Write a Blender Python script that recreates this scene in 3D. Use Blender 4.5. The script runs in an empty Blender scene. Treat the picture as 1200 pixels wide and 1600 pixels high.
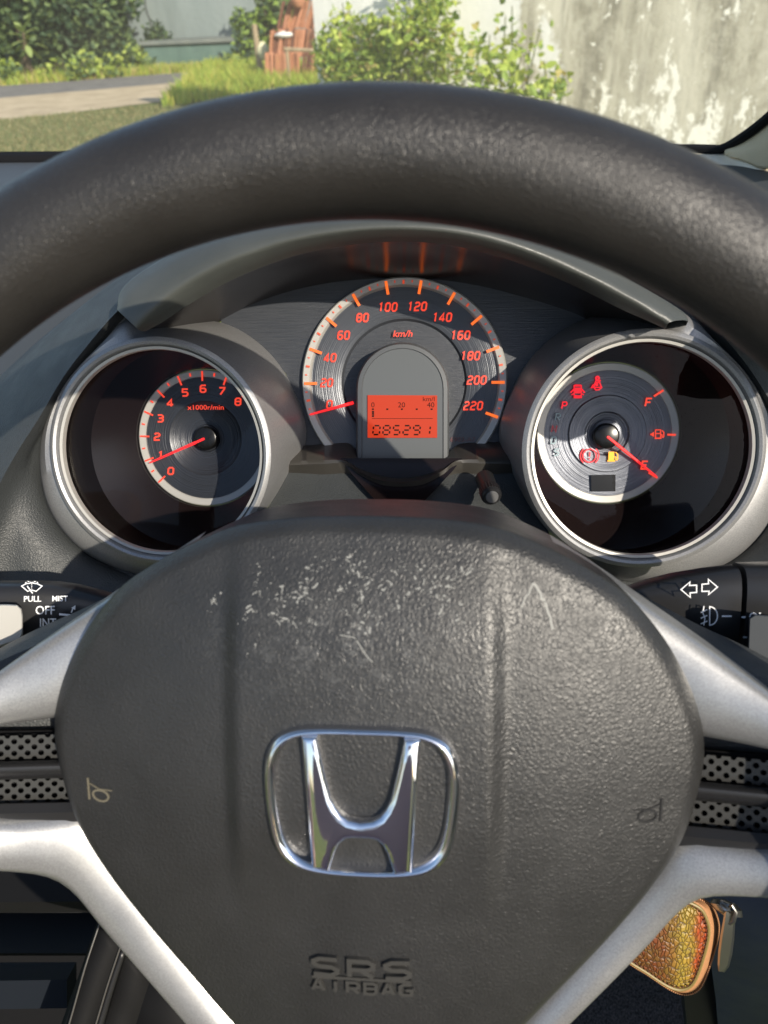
import bpy, bmesh, math, random
import numpy as np
from mathutils import Vector, Matrix
R_ = math.radians
random.seed(7); rng = np.random.default_rng(7)
SC = bpy.context.scene
COL = SC.collection

# ------------------------------------------------------------------ camera
CAM_H = 1.15                      # phone height above the ground
DIP = 27.0                        # steering axis and cluster axis dip this much towards the dash
RX = Matrix.Rotation(R_(90 - DIP), 4, 'X')
CAB = Matrix.Translation((0, 0, CAM_H)) @ RX          # cabin frame: x right, y up the cluster face, z to the driver
AX = np.array([.99702879, -.00721337, .0766913])      # cabin axes seen from the camera
AY = np.array([-.00336825, .99057092, .13695949])
AA = np.array([.07695611, .13681087, -.98760343])
cam_d = bpy.data.cameras.new('camera')
cam = bpy.data.objects.new('camera', cam_d); COL.objects.link(cam)
cols = [Vector((AX[i], AY[i], -AA[i])) for i in range(3)]
m3 = Matrix((cols[0], cols[1], cols[2])).transposed().to_4x4()
cam.matrix_world = CAB @ m3
cam_d.sensor_fit = 'AUTO'; cam_d.sensor_width = 36; cam_d.lens = 26
cam_d.clip_start = .02; cam_d.clip_end = 500
cam_d.dof.use_dof = True; cam_d.dof.focus_distance = .40; cam_d.dof.aperture_fstop = 13
SC.camera = cam

# ------------------------------------------------------------------ sky, sun, exposure
SUN_EL, SUN_AZ = 30.0, -38.0        # sun low behind the car, to the right of straight back
w = bpy.data.worlds.new('World'); SC.world = w; w.use_nodes = True
nt = w.node_tree; bg = nt.nodes['Background']
sky = nt.nodes.new('ShaderNodeTexSky'); sky.sky_type = 'NISHITA'; sky.sun_disc = False
sky.sun_elevation = R_(SUN_EL); sky.sun_rotation = R_(180 + SUN_AZ)
nt.links.new(sky.outputs[0], bg.inputs[0]); bg.inputs[1].default_value = .15
to_sun = Vector((-math.sin(R_(SUN_AZ)) * math.cos(R_(SUN_EL)), -math.cos(R_(SUN_AZ)) * math.cos(R_(SUN_EL)), math.sin(R_(SUN_EL))))
sd = bpy.data.lights.new('sun', 'SUN'); sd.energy = 4.7; sd.angle = R_(.5); sd.color = (1, .91, .77)
sun = bpy.data.objects.new('sun', sd); COL.objects.link(sun)
sun.rotation_euler = to_sun.to_track_quat('Z', 'Y').to_euler()
SC.view_settings.view_transform = 'Standard'; SC.view_settings.look = 'None'
SC.view_settings.exposure = 0.4; SC.view_settings.gamma = 1

# ------------------------------------------------------------------ frames
FPX = 1155.0
def at(u, v, S, lift=0.0):
    """cabin point that lies S metres along the steering axis on the sight line of photo pixel u, v"""
    d = np.array([(u - 600) / FPX, (800 - v) / FPX, -1.0])
    p = d * (S / (d @ AA))
    return Vector((float(p @ AX), float(p @ AY), -(S - lift)))
cD, sD = math.cos(R_(DIP)), math.sin(R_(DIP))
def wdir(u, v):
    p = at(u, v, 1.0); S = 1.0
    return Vector((p.x, S * cD + p.y * sD, -S * sD + p.y * cD))
def on_ground(u, v, z=0.0):
    d = wdir(u, v); k = (z - CAM_H) / d.z
    return Vector((d.x * k, d.y * k, z))
def at_dist(u, v, Y):
    d = wdir(u, v); k = Y / d.y
    return Vector((d.x * k, Y, CAM_H + d.z * k))
def cab_of_world(p):
    q = CAB.inverted() @ Vector(p); return q

# ------------------------------------------------------------------ mesh helpers
class MB:
    def __init__(s): s.v = []; s.f = []
    def add(s, vs, fs):
        o = len(s.v); s.v += [Vector(p) for p in vs]; s.f += [tuple(o + i for i in f) for f in fs]; return s
    def grid(s, rows, cu=False, cv=False):
        n, m = len(rows), len(rows[0]); fs = []
        for i in range(n if cu else n - 1):
            for j in range(m if cv else m - 1):
                a, b = i, (i + 1) % n; c, d = j, (j + 1) % m
                fs.append((a * m + c, a * m + d, b * m + d, b * m + c))
        return s.add([p for r in rows for p in r], fs)
    def fan(s, ring, centre=None):
        c = centre or sum((Vector(p) for p in ring), Vector()) / len(ring)
        n = len(ring)
        return s.add(list(ring) + [c], [(i, (i + 1) % n, n) for i in range(n)])
    def box(s, lo, hi, M=None):
        P = [Vector((x, y, z)) for z in (lo[2], hi[2]) for y in (lo[1], hi[1]) for x in (lo[0], hi[0])]
        if M is not None: P = [M @ p for p in P]
        return s.add(P, [(0, 2, 3, 1), (4, 5, 7, 6), (0, 1, 5, 4), (2, 6, 7, 3), (0, 4, 6, 2), (1, 3, 7, 5)])
    def tube(s, path, rad, n=12, cap=True, closed=False):
        path = [Vector(p) for p in path]; N = len(path)
        rr = rad if isinstance(rad, (list, tuple)) else [rad] * N
        rows = []; up = None
        for i, p in enumerate(path):
            t = (path[(i + 1) % N] - path[i - 1]) if closed else (path[min(i + 1, N - 1)] - path[max(i - 1, 0)])
            t.normalize()
            if up is None:
                up = Vector((0, 0, 1)) if abs(t.z) < .9 else Vector((1, 0, 0))
            b = t.cross(up).normalized(); up = b.cross(t).normalized()
            rows.append([p + rr[i] * (math.cos(2 * math.pi * k / n) * b + math.sin(2 * math.pi * k / n) * up) for k in range(n)])
        s.grid(rows, cu=closed, cv=True)
        if cap and not closed: s.fan(rows[0][::-1]); s.fan(rows[-1])
        return s
    def build(s, name, mat, parent=None, smooth=True, sharp=35, label=None, kind=None):
        o0 = ORG.get(parent.name, Vector()) if parent else Vector()
        me = bpy.data.meshes.new(name)
        me.from_pydata([tuple(p - o0) for p in s.v], [], s.f)
        bm = bmesh.new(); bm.from_mesh(me); bmesh.ops.remove_doubles(bm, verts=bm.verts, dist=1e-6)
        bmesh.ops.recalc_face_normals(bm, faces=bm.faces); bm.to_mesh(me); bm.free()
        me.materials.append(mat)
        if smooth:
            for p in me.polygons: p.use_smooth = True
            me.set_sharp_from_angle(angle=R_(sharp))
        o = bpy.data.objects.new(name, me); COL.objects.link(o)
        if parent: o.parent = parent; ORG[o.name] = o0
        if label: o['label'] = label
        if kind: o['kind'] = kind
        return o
ORG = {}
def thing(name, label, cat, org=(0, 0, 0), cabin=True, group=None):
    o = bpy.data.objects.new(name, None); COL.objects.link(o); o.empty_display_size = .02
    org = Vector(org); ORG[o.name] = org
    o.matrix_world = (CAB @ Matrix.Translation(org)) if cabin else Matrix.Translation(org)
    o['label'] = label; o['category'] = cat
    if group: o['group'] = group
    return o
def cr(pts, n, closed=False):
    """n points evenly along a smooth curve through pts"""
    P = np.array([tuple(p) for p in pts], float); N = len(P); out = []
    segs = N if closed else N - 1
    for i in range(segs):
        if closed: p0, p1, p2, p3 = P[i - 1], P[i], P[(i + 1) % N], P[(i + 2) % N]
        else: p0, p1, p2, p3 = P[max(i - 1, 0)], P[i], P[i + 1], P[min(i + 2, N - 1)]
        d01 = max(np.linalg.norm(p1 - p0), 1e-9) ** .5; d12 = max(np.linalg.norm(p2 - p1), 1e-9) ** .5; d23 = max(np.linalg.norm(p3 - p2), 1e-9) ** .5
        m1 = (p2 - p0) / (d01 + d12) * d12 if d01 > 1e-4 else (p2 - p1)
        m2 = (p3 - p1) / (d12 + d23) * d12 if d23 > 1e-4 else (p2 - p1)
        for t in np.linspace(0, 1, 24, endpoint=False):
            h = 2 * t**3 - 3 * t**2 + 1, t**3 - 2 * t**2 + t, -2 * t**3 + 3 * t**2, t**3 - t**2
            out.append(h[0] * p1 + h[1] * m1 + h[2] * p2 + h[3] * m2)
    out.append(P[0] if closed else P[-1]); out = np.array(out)
    L = np.r_[0, np.cumsum(np.linalg.norm(np.diff(out, axis=0), axis=1))]
    s = np.linspace(0, L[-1], n, endpoint=not closed)
    return [Vector([float(np.interp(x, L, out[:, k])) for k in range(P.shape[1])]) for x in s]
def C(lst, n, dS=0.0, closed=False):
    return cr([at(u, v, S + dS) for u, v, S in lst], n, closed)
def loft(mb, curves, n=40, rows=None, smooth=True, cv=False):
    cs = [cr(c, n, cv) for c in curves]
    if rows:
        colz = [cr([c[j] for c in cs], rows) if smooth else None for j in range(n)]
        cs = [[colz[j][i] for j in range(n)] for i in range(rows)]
    return mb.grid(cs, cv=cv)
def solid(o, t, off=-1.0):
    m = o.modifiers.new('thickness', 'SOLIDIFY'); m.thickness = t; m.offset = off; return o
def sstep(x, a, b):
    t = min(max((x - a) / (b - a), 0), 1); return t * t * (3 - 2 * t)

# ------------------------------------------------------------------ materials
def L3(c): return (c[0], c[1], c[2], 1)
def mat(name, col, rough=.5, metal=0.0, spec=.5, emis=None, estr=1.0, coat=0.0):
    m = bpy.data.materials.new(name); m.use_nodes = True
    b = m.node_tree.nodes['Principled BSDF']
    b.inputs['Base Color'].default_value = L3(col); b.inputs['Roughness'].default_value = rough
    b.inputs['Metallic'].default_value = metal; b.inputs['Specular IOR Level'].default_value = spec
    b.inputs['Coat Weight'].default_value = coat
    if emis: b.inputs['Emission Color'].default_value = L3(emis); b.inputs['Emission Strength'].default_value = estr
    return m
class NT:
    def __init__(s, m): s.m = m; s.t = m.node_tree; s.b = s.t.nodes['Principled BSDF']; s.co = None
    def n(s, typ, **kw):
        o = s.t.nodes.new(typ)
        for k, v in kw.items():
            if hasattr(o, k) and not k.startswith('i_'): setattr(o, k, v)
        return o
    def link(s, a, b): s.t.links.new(a, b)
    def coord(s, scale=(1, 1, 1), rot=(0, 0, 0)):
        if s.co is None: s.co = s.n('ShaderNodeTexCoord')
        mp = s.n('ShaderNodeMapping'); mp.inputs['Scale'].default_value = scale; mp.inputs['Rotation'].default_value = rot
        s.link(s.co.outputs['Object'], mp.inputs[0]); return mp.outputs[0]
    def noise(s, sc, det=3, rough=.55, vec=None, dist=0.0):
        o = s.n('ShaderNodeTexNoise'); o.inputs['Scale'].default_value = sc; o.inputs['Detail'].default_value = det
        o.inputs['Roughness'].default_value = rough; o.inputs['Distortion'].default_value = dist
        s.link(vec if vec is not None else s.coord(), o.inputs['Vector']); return o.outputs['Fac']
    def voro(s, sc, feat='DISTANCE_TO_EDGE', vec=None):
        o = s.n('ShaderNodeTexVoronoi', feature=feat); o.inputs['Scale'].default_value = sc
        s.link(vec if vec is not None else s.coord(), o.inputs['Vector']); return o.outputs[0]
    def ramp(s, fac, stops):
        o = s.n('ShaderNodeValToRGB'); e = o.color_ramp.elements
        while len(e) < len(stops): e.new(.5)
        for k, (p, c) in enumerate(stops):
            e[k].position = p; e[k].color = L3(c) if isinstance(c, (tuple, list)) else (c, c, c, 1)
        s.link(fac, o.inputs[0]); return o.outputs[0]
    def math(s, op, a, b=None):
        o = s.n('ShaderNodeMath', operation=op)
        for i, x in enumerate((a, b)):
            if x is None: continue
            if isinstance(x, (int, float)): o.inputs[i].default_value = x
            else: s.link(x, o.inputs[i])
        return o.outputs[0]
    def mix(s, fac, a, b):
        o = s.n('ShaderNodeMix', data_type='RGBA')
        for i, x in ((0, fac), (6, a), (7, b)):
            if isinstance(x, (int, float)): o.inputs[i].default_value = x
            elif isinstance(x, (tuple, list)): o.inputs[i].default_value = L3(x)
            else: s.link(x, o.inputs[i])
        return o.outputs[2]
    def warp(s, amt, sc, scale=(1, 1, 1)):
        base = s.coord(scale)
        nz = s.n('ShaderNodeTexNoise'); nz.inputs['Scale'].default_value = sc; nz.inputs['Detail'].default_value = 2
        s.link(base, nz.inputs['Vector'])
        a = s.n('ShaderNodeVectorMath', operation='SUBTRACT'); s.link(nz.outputs['Color'], a.inputs[0]); a.inputs[1].default_value = (.5, .5, .5)
        b = s.n('ShaderNodeVectorMath', operation='SCALE'); s.link(a.outputs[0], b.inputs[0]); b.inputs['Scale'].default_value = amt
        c = s.n('ShaderNodeVectorMath', operation='ADD'); s.link(base, c.inputs[0]); s.link(b.outputs[0], c.inputs[1])
        return c.outputs[0]
    def bump(s, h, dist, strength=1.0):
        o = s.n('ShaderNodeBump'); o.inputs['Distance'].default_value = dist; o.inputs['Strength'].default_value = strength
        s.link(h, o.inputs['Height']); s.link(o.outputs[0], s.b.inputs['Normal'])
    def col(s, c): s.link(c, s.b.inputs['Base Color'])
    def rough(s, r): s.link(r, s.b.inputs['Roughness'])
def vinyl(name, col, rough, cell, depth, stretch=(1, 1, 1), warp=1.0, wear=.25, spec=.5):
    m = mat(name, col, rough, spec=spec); n = NT(m)
    v = n.warp(.9 * cell * warp, .8 / cell, stretch)
    e = n.voro(1 / cell, vec=v); e = n.ramp(e, [(0, 0), (.35, 1)])
    fine = n.noise(1.2 / cell, 3, .6, n.coord(stretch))
    h = n.math('ADD', n.math('MULTIPLY', e, .55), n.math('MULTIPLY', fine, .8))
    n.bump(h, depth)
    big = n.noise(22, 4, .6)
    n.col(n.mix(n.ramp(big, [(.35, 0), (.7, 1)]), col, tuple(c * (1 + wear) + .002 for c in col)))
    n.rough(n.ramp(n.noise(60, 3), [(.3, rough - .05), (.75, rough + .09)]))
    return m
M = {}
M['airbag'] = vinyl('airbag_vinyl', (.019, .019, .0188), .40, .0016, .00016, warp=1.8)
m = M['airbag']; n = NT(m)      # rubbed, dusty patch on the top of the cover
mk = n.n('ShaderNodeMapping'); mk.inputs['Location'].default_value = (-.002 / .062, -.052 / .026, 0); mk.inputs['Scale'].default_value = (1 / .062, 1 / .026, 0); n.co = n.n('ShaderNodeTexCoord'); n.link(n.co.outputs['Object'], mk.inputs[0])
ln = n.n('ShaderNodeVectorMath', operation='LENGTH'); n.link(mk.outputs[0], ln.inputs[0])
mask = n.math('MULTIPLY', n.ramp(ln.outputs['Value'], [(.25, 1), (1.0, 0)]), n.ramp(n.math('ADD', n.math('MULTIPLY', n.noise(130, 4, .7), .5), n.math('MULTIPLY', n.noise(800, 3, .7), .5)), [(.50, 0), (.62, .75)]))
old = n.b.inputs['Base Color'].links[0].from_socket; n.col(n.mix(mask, old, (.085, .085, .083)))
M['rim'] = vinyl('rim_urethane', (.0165, .0150, .0135), .38, .0010, .00013, warp=2.2)
M['dash'] = vinyl('dash_vinyl', (.030, .033, .034), .50, .00135, .0002)
M['hood'] = vinyl('hood_vinyl', (.052, .056, .052), .42, .0009, .00006)
M['black'] = mat('black_plastic', (.014, .014, .015), .38)
M['gloss'] = mat('smoky_plastic', (.008, .005, .005), .25, spec=.3)
M['gloss_black'] = mat('gloss_black', (.005, .005, .005), .25, spec=.35)
M['matte'] = mat('matte_black', (.007, .007, .008), .8, spec=.15)
M['stalk'] = mat('stalk_plastic', (.018, .018, .019), .34)
M['greyplastic'] = mat('grey_plastic', (.10, .11, .12), .4)
def silver(name, col, rough, metal):
    m = mat(name, col, rough, metal); n = NT(m)
    f = n.noise(1500, 3, .8); n.col(n.mix(n.ramp(f, [(.3, 0), (.7, 1)]), tuple(c * .78 for c in col), tuple(min(1, c * 1.22) for c in col)))
    n.rough(n.ramp(n.noise(35, 4), [(.3, rough - .05), (.75, rough + .08)])); n.bump(f, .00002)
    return m
M['silver'] = silver('silver_paint', (.33, .33, .328), .36, .65)
M['bezel'] = silver('bezel_silver', (.29, .29, .292), .42, .55)
M['chrome'] = mat('chrome', (.86, .86, .88), .05, 1.0)
M['ringpaint'] = mat('dial_ring', (.38, .37, .34), .4, .3)
def dialmat(name, col, cx, cy):
    m = mat(name, col, .33, .35); n = NT(m)
    mp = n.n('ShaderNodeMapping'); tc = n.n('ShaderNodeTexCoord'); mp.inputs['Location'].default_value = (-cx, -cy, 0)
    n.link(tc.outputs['Object'], mp.inputs[0])
    mul = n.n('ShaderNodeVectorMath', operation='MULTIPLY'); mul.inputs[1].default_value = (1, 1, 0); n.link(mp.outputs[0], mul.inputs[0])
    ln = n.n('ShaderNodeVectorMath', operation='LENGTH'); n.link(mul.outputs[0], ln.inputs[0])
    nz = n.n('ShaderNodeTexNoise', noise_dimensions='1D'); nz.inputs['Scale'].default_value = 1300; nz.inputs['Detail'].default_value = 3
    n.link(ln.outputs['Value'], nz.inputs['W'])
    brk = n.noise(90, 2); h = n.math('MULTIPLY', nz.outputs['Fac'], n.math('ADD', brk, .5))
    n.bump(h, .00022); return m
M['numeral'] = mat('lit_numeral', (.25, .02, .01), .5, emis=(1, .065, .028), estr=.72)
M['tick'] = mat('lit_tick', (.3, .05, .01), .5, emis=(1, .17, .02), estr=.76)
M['needle'] = mat('lit_needle', (.4, .01, .01), .4, emis=(1, .018, .022), estr=.8)
M['red_lamp'] = mat('lit_red_lamp', (.3, .01, .01), .5, emis=(1, .012, .03), estr=.76)
M['dim_red'] = mat('dim_red_lamp', (.16, .03, .035), .5, emis=(.5, .02, .03), estr=.25)
M['amber_lamp'] = mat('lit_amber_lamp', (.4, .2, .01), .5, emis=(1, .36, .0), estr=.95)
M['unlit'] = mat('unlit_print', (.28, .38, .42), .5)
M['lcd'] = mat('lcd_backlight', (.06, .01, .006), .5, spec=.2, emis=(.95, .065, .014), estr=.5)
M['lcd_ink'] = mat('lcd_ink', (.022, .007, .005), .6, spec=.1)
M['white_print'] = mat('white_print', (.88, .89, .90), .5)
M['lit_horn_grey'] = mat('lit_horn_grey', (.13, .115, .08), .6)
def glass(name, f0=.04, tint=(1, 1, 1), k=1.0):
    m = bpy.data.materials.new(name); m.use_nodes = True; t = m.node_tree; t.nodes.clear()
    o = t.nodes.new('ShaderNodeOutputMaterial'); mx = t.nodes.new('ShaderNodeMixShader'); tr = t.nodes.new('ShaderNodeBsdfTransparent'); gl = t.nodes.new('ShaderNodeBsdfGlossy')
    lw = t.nodes.new('ShaderNodeLayerWeight'); lw.inputs[0].default_value = .5; tr.inputs[0].default_value = L3(tint); gl.inputs['Roughness'].default_value = .01
    x = lw.outputs['Facing']
    for op, v in (('POWER', 5.0), ('MULTIPLY', 1 - f0), ('ADD', f0), ('MULTIPLY', k)):
        n = t.nodes.new('ShaderNodeMath'); n.operation = op; n.inputs[1].default_value = v; t.links.new(x, n.inputs[0]); x = n.outputs[0]
    t.links.new(x, mx.inputs[0]); t.links.new(tr.outputs[0], mx.inputs[1]); t.links.new(gl.outputs[0], mx.inputs[2]); t.links.new(mx.outputs[0], o.inputs[0])
    return m
M['lens'] = glass('clear_lens', .012, k=.8)
M['windshield'] = glass('windshield_glass', .04, (.95, .98, .97), .8)
t = M['windshield'].node_tree; out = t.nodes['Material Output']; src = out.inputs[0].links[0].from_socket      # a thin film of dust
df = t.nodes.new('ShaderNodeBsdfDiffuse'); df.inputs[0].default_value = (.8, .78, .7, 1); nz = t.nodes.new('ShaderNodeTexNoise'); nz.inputs['Scale'].default_value = 9; nz.inputs['Detail'].default_value = 8
rp = t.nodes.new('ShaderNodeMapRange'); rp.inputs[3].default_value = .05; rp.inputs[4].default_value = .13; mx = t.nodes.new('ShaderNodeMixShader')
t.links.new(nz.outputs['Fac'], rp.inputs[0]); t.links.new(rp.outputs[0], mx.inputs[0]); t.links.new(src, mx.inputs[1]); t.links.new(df.outputs[0], mx.inputs[2]); t.links.new(mx.outputs[0], out.inputs[0])

# ------------------------------------------------------------------ lettering helpers
c_ = .17; w_ = .66
GL = {
 '0': [([(c_, 0), (w_-c_, 0), (w_, c_), (w_, 1-c_), (w_-c_, 1), (c_, 1), (0, 1-c_), (0, c_)], 1)],
 '1': [([(.12, .84), (.34, 1), (.34, 0)], 0)],
 '2': [([(0, .86), (c_, 1), (w_-c_, 1), (w_, 1-c_), (w_, .68), (w_-c_, .53), (c_, .47), (0, .32), (0, 0), (w_, 0)], 0)],
 '3': [([(0, 1), (w_-c_, 1), (w_, 1-c_), (w_, .66), (w_-c_, .52), (.16, .52)], 0), ([(w_-c_, .52), (w_, .38), (w_, c_), (w_-c_, 0), (0, 0)], 0)],
 '4': [([(.47, 0), (.47, 1), (0, .36), (0, .26), (w_+.04, .26)], 0)],
 '5': [([(w_, 1), (0, 1), (0, .56), (w_-c_, .56), (w_, .42), (w_, c_), (w_-c_, 0), (0, 0)], 0)],
 '6': [([(w_, 1), (c_, 1), (0, 1-c_), (0, c_), (c_, 0), (w_-c_, 0), (w_, c_), (w_, .42), (w_-c_, .56), (0, .56)], 0)],
 '7': [([(0, 1), (w_, 1), (w_, .86), (.2, 0)], 0)],
 '8': [([(c_, 0), (w_-c_, 0), (w_, c_), (w_, 1-c_), (w_-c_, 1), (c_, 1), (0, 1-c_), (0, c_)], 1), ([(.06, .53), (w_-.06, .53)], 0)],
 '9': [([(0, 0), (w_-c_, 0), (w_, c_), (w_, 1-c_), (w_-c_, 1), (c_, 1), (0, 1-c_), (0, .58), (c_, .44), (w_, .44)], 0)],
 'S': [([(w_, 1), (c_, 1), (0, 1-c_), (0, .66), (c_, .52), (w_-c_, .52), (w_, .36), (w_, c_), (w_-c_, 0), (0, 0)], 0)],
 'R': [([(0, 0), (0, 1), (w_-c_, 1), (w_, 1-c_), (w_, .6), (w_-c_, .45), (.02, .45)], 0), ([(.3, .45), (w_, 0)], 0)],
 'A': [([(0, 0), (w_/2-.04, 1), (w_/2+.04, 1), (w_, 0)], 0), ([(.1, .3), (w_-.1, .3)], 0)],
 'I': [([(.33, 0), (.33, 1)], 0)],
 'B': [([(0, 0), (0, 1), (w_-c_, 1), (w_, .88), (w_, .62), (w_-.06, .52), (w_, .42), (w_, c_), (w_-c_, 0)], 1), ([(.02, .52), (w_-.06, .52)], 0)],
 'G': [([(w_, 1), (c_, 1), (0, 1-c_), (0, c_), (c_, 0), (w_, 0), (w_, .45), (.34, .45)], 0)],
 'F': [([(0, 0), (0, 1), (w_, 1)], 0), ([(0, .52), (w_-.1, .52)], 0)],
 'E': [([(w_, 1), (0, 1), (0, 0), (w_, 0)], 0), ([(0, .52), (w_-.08, .52)], 0)],
 'P': [([(0, 0), (0, 1), (w_-c_, 1), (w_, 1-c_), (w_, .6), (w_-c_, .45), (.02, .45)], 0)],
 'N': [([(0, 0), (0, 1), (w_, 0), (w_, 1)], 0)],
 'D': [([(0, 0), (0, 1), (w_-c_, 1), (w_, 1-c_), (w_, c_), (w_-c_, 0)], 1)],
 'O': [([(c_, 0), (w_-c_, 0), (w_, c_), (w_, 1-c_), (w_-c_, 1), (c_, 1), (0, 1-c_), (0, c_)], 1)],
}
def ribbon(mb, pts, wd, depth, fn, closed=False, base=0.0):
    """a raised band of width wd along the 2-D line pts; fn maps (x, y, height) to the cabin"""
    P = [Vector((p[0], p[1])) for p in pts]; N = len(P); Lf = []; Rt = []
    for i in range(N):
        a = P[i] - P[i - 1] if (closed or i > 0) else P[1] - P[0]
        b = P[(i + 1) % N] - P[i] if (closed or i < N - 1) else a
        a = a.normalized(); b = b.normalized()
        na = Vector((-a.y, a.x)); nb = Vector((-b.y, b.x)); mm = na + nb
        if mm.length < 1e-6: mm = na
        mm.normalize(); k = min(1 / max(mm.dot(na), .35), 1.8) * wd / 2
        Lf.append(P[i] + mm * k); Rt.append(P[i] - mm * k)
    rows = []
    for q in range(N):
        rows.append([fn(Lf[q].x, Lf[q].y, base), fn(Lf[q].x, Lf[q].y, base + depth), fn(Rt[q].x, Rt[q].y, base + depth), fn(Rt[q].x, Rt[q].y, base)])
    mb.grid(rows, cu=closed)
    if not closed: mb.add(rows[0], [(0, 1, 2, 3)]); mb.add(rows[-1], [(3, 2, 1, 0)])
def glyphs(mb, txt, x0, y0, h, wd, depth, fn, slant=0.0, adv=.98, wide=1.0, base=0.0):
    """writes txt centred on x0, y0 with letters h high"""
    n = len(txt); tot = ((n - 1) * adv + w_) * h * wide; x = x0 - tot / 2
    for ch in txt:
        for pts, cl in GL.get(ch, []):
            ribbon(mb, [(x + (px * wide + slant * (py - .5)) * h, y0 + (py - .5) * h) for px, py in pts], wd, depth, fn, bool(cl), base)
        x += adv * h * wide
def font(mb, txt, x0, y0, size, depth, fn, shear=0.0, squash=1.0, align='CENTER', heavy=0.0):
    cu = bpy.data.curves.new('t', 'FONT'); cu.body = txt; cu.size = size; cu.shear = shear; cu.align_x = align; cu.align_y = 'CENTER'
    cu.extrude = depth / 2; cu.resolution_u = 3; cu.offset = heavy
    ob = bpy.data.objects.new('t', cu); COL.objects.link(ob)
    me = bpy.data.meshes.new_from_object(ob.evaluated_get(bpy.context.evaluated_depsgraph_get()))
    mb.add([fn(x0 + v.co.x * squash, y0 + v.co.y, v.co.z + depth / 2) for v in me.vertices], [tuple(p.vertices) for p in me.polygons])
    bpy.data.objects.remove(ob); bpy.data.curves.remove(cu); bpy.data.meshes.remove(me)
def plane_fn(S, lift=0.0):
    return lambda x, y, h: Vector((x, y, -S + lift + h))
#SECTION_WHEEL
# ------------------------------------------------------------------ STEERING WHEEL
EX, EY = -.0242, -.1258
wheel = thing('steering_wheel', 'black steering wheel with silver spokes in front of the three gauges', 'steering wheel', (EX, EY, -.22))
b = MB(); NR, NS = 300, 48; rows = []
for i in range(NR):
    t = 2 * math.pi * i / NR
    rows.append([Vector((-.023 + (.1786 + .0158 * math.cos(p)) * math.cos(t), -.1141 + (.1786 + .0158 * math.cos(p)) * math.sin(t), -.1973 + .0158 * math.sin(p)))
                 for p in [2 * math.pi * k / NS for k in range(NS)]])
b.grid(rows, True, True).build('rim', M['rim'], wheel)
HALF = [(0, .0915), (.022, .0908), (.043, .0878), (.060, .081), (.074, .0735), (.0855, .0652), (.0985, .0495), (.1083, .030), (.1117, .0142), (.1103, -.002),
        (.1057, -.0187), (.0955, -.0368), (.081, -.0572), (.0655, -.0768), (.0535, -.092), (.040, -.107), (.022, -.119), (0, -.1235)]
ring = [(x, y) for x, y in HALF] + [(-x, y) for x, y in HALF[-2:0:-1]]
NO = 288
OUT = [Vector((p.x, p.y)) for p in cr([(x, y, 0) for x, y in ring], NO, True)]
oa = np.array([math.atan2(p.y, p.x) for p in OUT]); orad = np.array([p.length for p in OUT]); so = np.argsort(oa)
oa_s = np.r_[oa[so] - 2 * np.pi, oa[so], oa[so] + 2 * np.pi]; or_s = np.r_[orad[so]] ; or_s = np.r_[or_s, or_s, or_s]
SE = .2335
def hub_h(x, y):
    """how far the cover stands out from its rim plane, hub coordinates"""
    r = math.hypot(x, y); rho = min(r / float(np.interp(math.atan2(y, x), oa_s, or_s)), 1.0)
    h = .0135 * (1 - rho ** 2.3)
    if rho > .94: h -= .0042 * ((rho - .94) / .06) ** 2
    fade = sstep(y, -.045, .0) * (1 - .75 * sstep(y, .05, .088))
    gx = .0425 + .012 * max(0, -y) 
    h += .0029 * (1 - sstep(abs(x), gx - .0036, gx + .0036)) * fade
    h -= .0016 * sstep(abs(x), gx, .10) * fade
    return h
def hub_fn(x, y, h): return Vector((EX + x, EY + y, -SE + hub_h(x, y) + h))
b = MB(); rows = []
for i in range(0, 111):
    rho = (i / 110.0) ** .9
    rows.append([hub_fn(p.x * rho, p.y * rho, 0) for p in OUT])
for k, (sc, dz) in enumerate([(1.0, -.0062), (1.002, -.012), (1.003, -.022), (1.0, -.05)]):
    rows.append([Vector((EX + p.x * sc, EY + p.y * sc, -SE + dz)) for p in OUT])
b.grid(rows[1:], cv=True); b.fan(rows[1], rows[0][0])
cover = b.build('airbag_cover', M['airbag'], wheel, sharp=60)

# emblem: chrome frame and letter
eo = [(0, -119), (60, -118.5), (100, -114), (128, -100), (144, -75), (150, -45), (149.5, 0), (144, 45), (135, 80), (117, 104), (90, 116), (45, 121), (0, 122)]
ei = [(0, -104), (56, -103.5), (90, -99), (111, -87), (124, -64), (127, -40), (125.5, 0), (120.5, 42), (111, 73), (95, 91), (72, 101), (40, 106), (0, 107)]
SC_E = .000209; EMY = .0037
def full(half): return [(x, -y) for x, y in half] + [(-x, -y) for x, y in half[-2:0:-1]]
NE = 144
co = cr([(x * SC_E, y * SC_E, 0) for x, y in full(eo)], NE, True); ci = cr([(x * SC_E, y * SC_E, 0) for x, y in full(ei)], NE, True)
e0 = hub_h(0, 0) - .0016
emb = MB(); rows = []
for k in range(13):
    t = k / 12; hh = .0042 * (math.sin(math.pi * t) ** .55) if 0 < t < 1 else 0
    rows.append([Vector((EX + co[j].x * (1 - t) + ci[j].x * t, EY + EMY + co[j].y * (1 - t) + ci[j].y * t, -SE + e0 + hh)) for j in range(NE)])
emb.grid(rows, cv=True); emblem = emb.build('emblem', M['chrome'], wheel, sharp=70)
hr = [(90, 106), (64, 106), (57.5, 70), (51, 40), (44, 10), (37, -5), (29, -16), (18, -22.5), (0, -25)]
hb = [(0, -51), (12, -51.2), (23, -54), (32, -62), (38, -74), (49, -109), (77, -107)]
H_out = [(x, y) for x, y in hr] + [(-x, y) for x, y in hr[-2::-1]] + [(-x, y) for x, y in hb[::-1]] + [(x, y) for x, y in hb[1:]]
cu = bpy.data.curves.new('h', 'CURVE'); cu.dimensions = '2D'; cu.fill_mode = 'BOTH'
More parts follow.
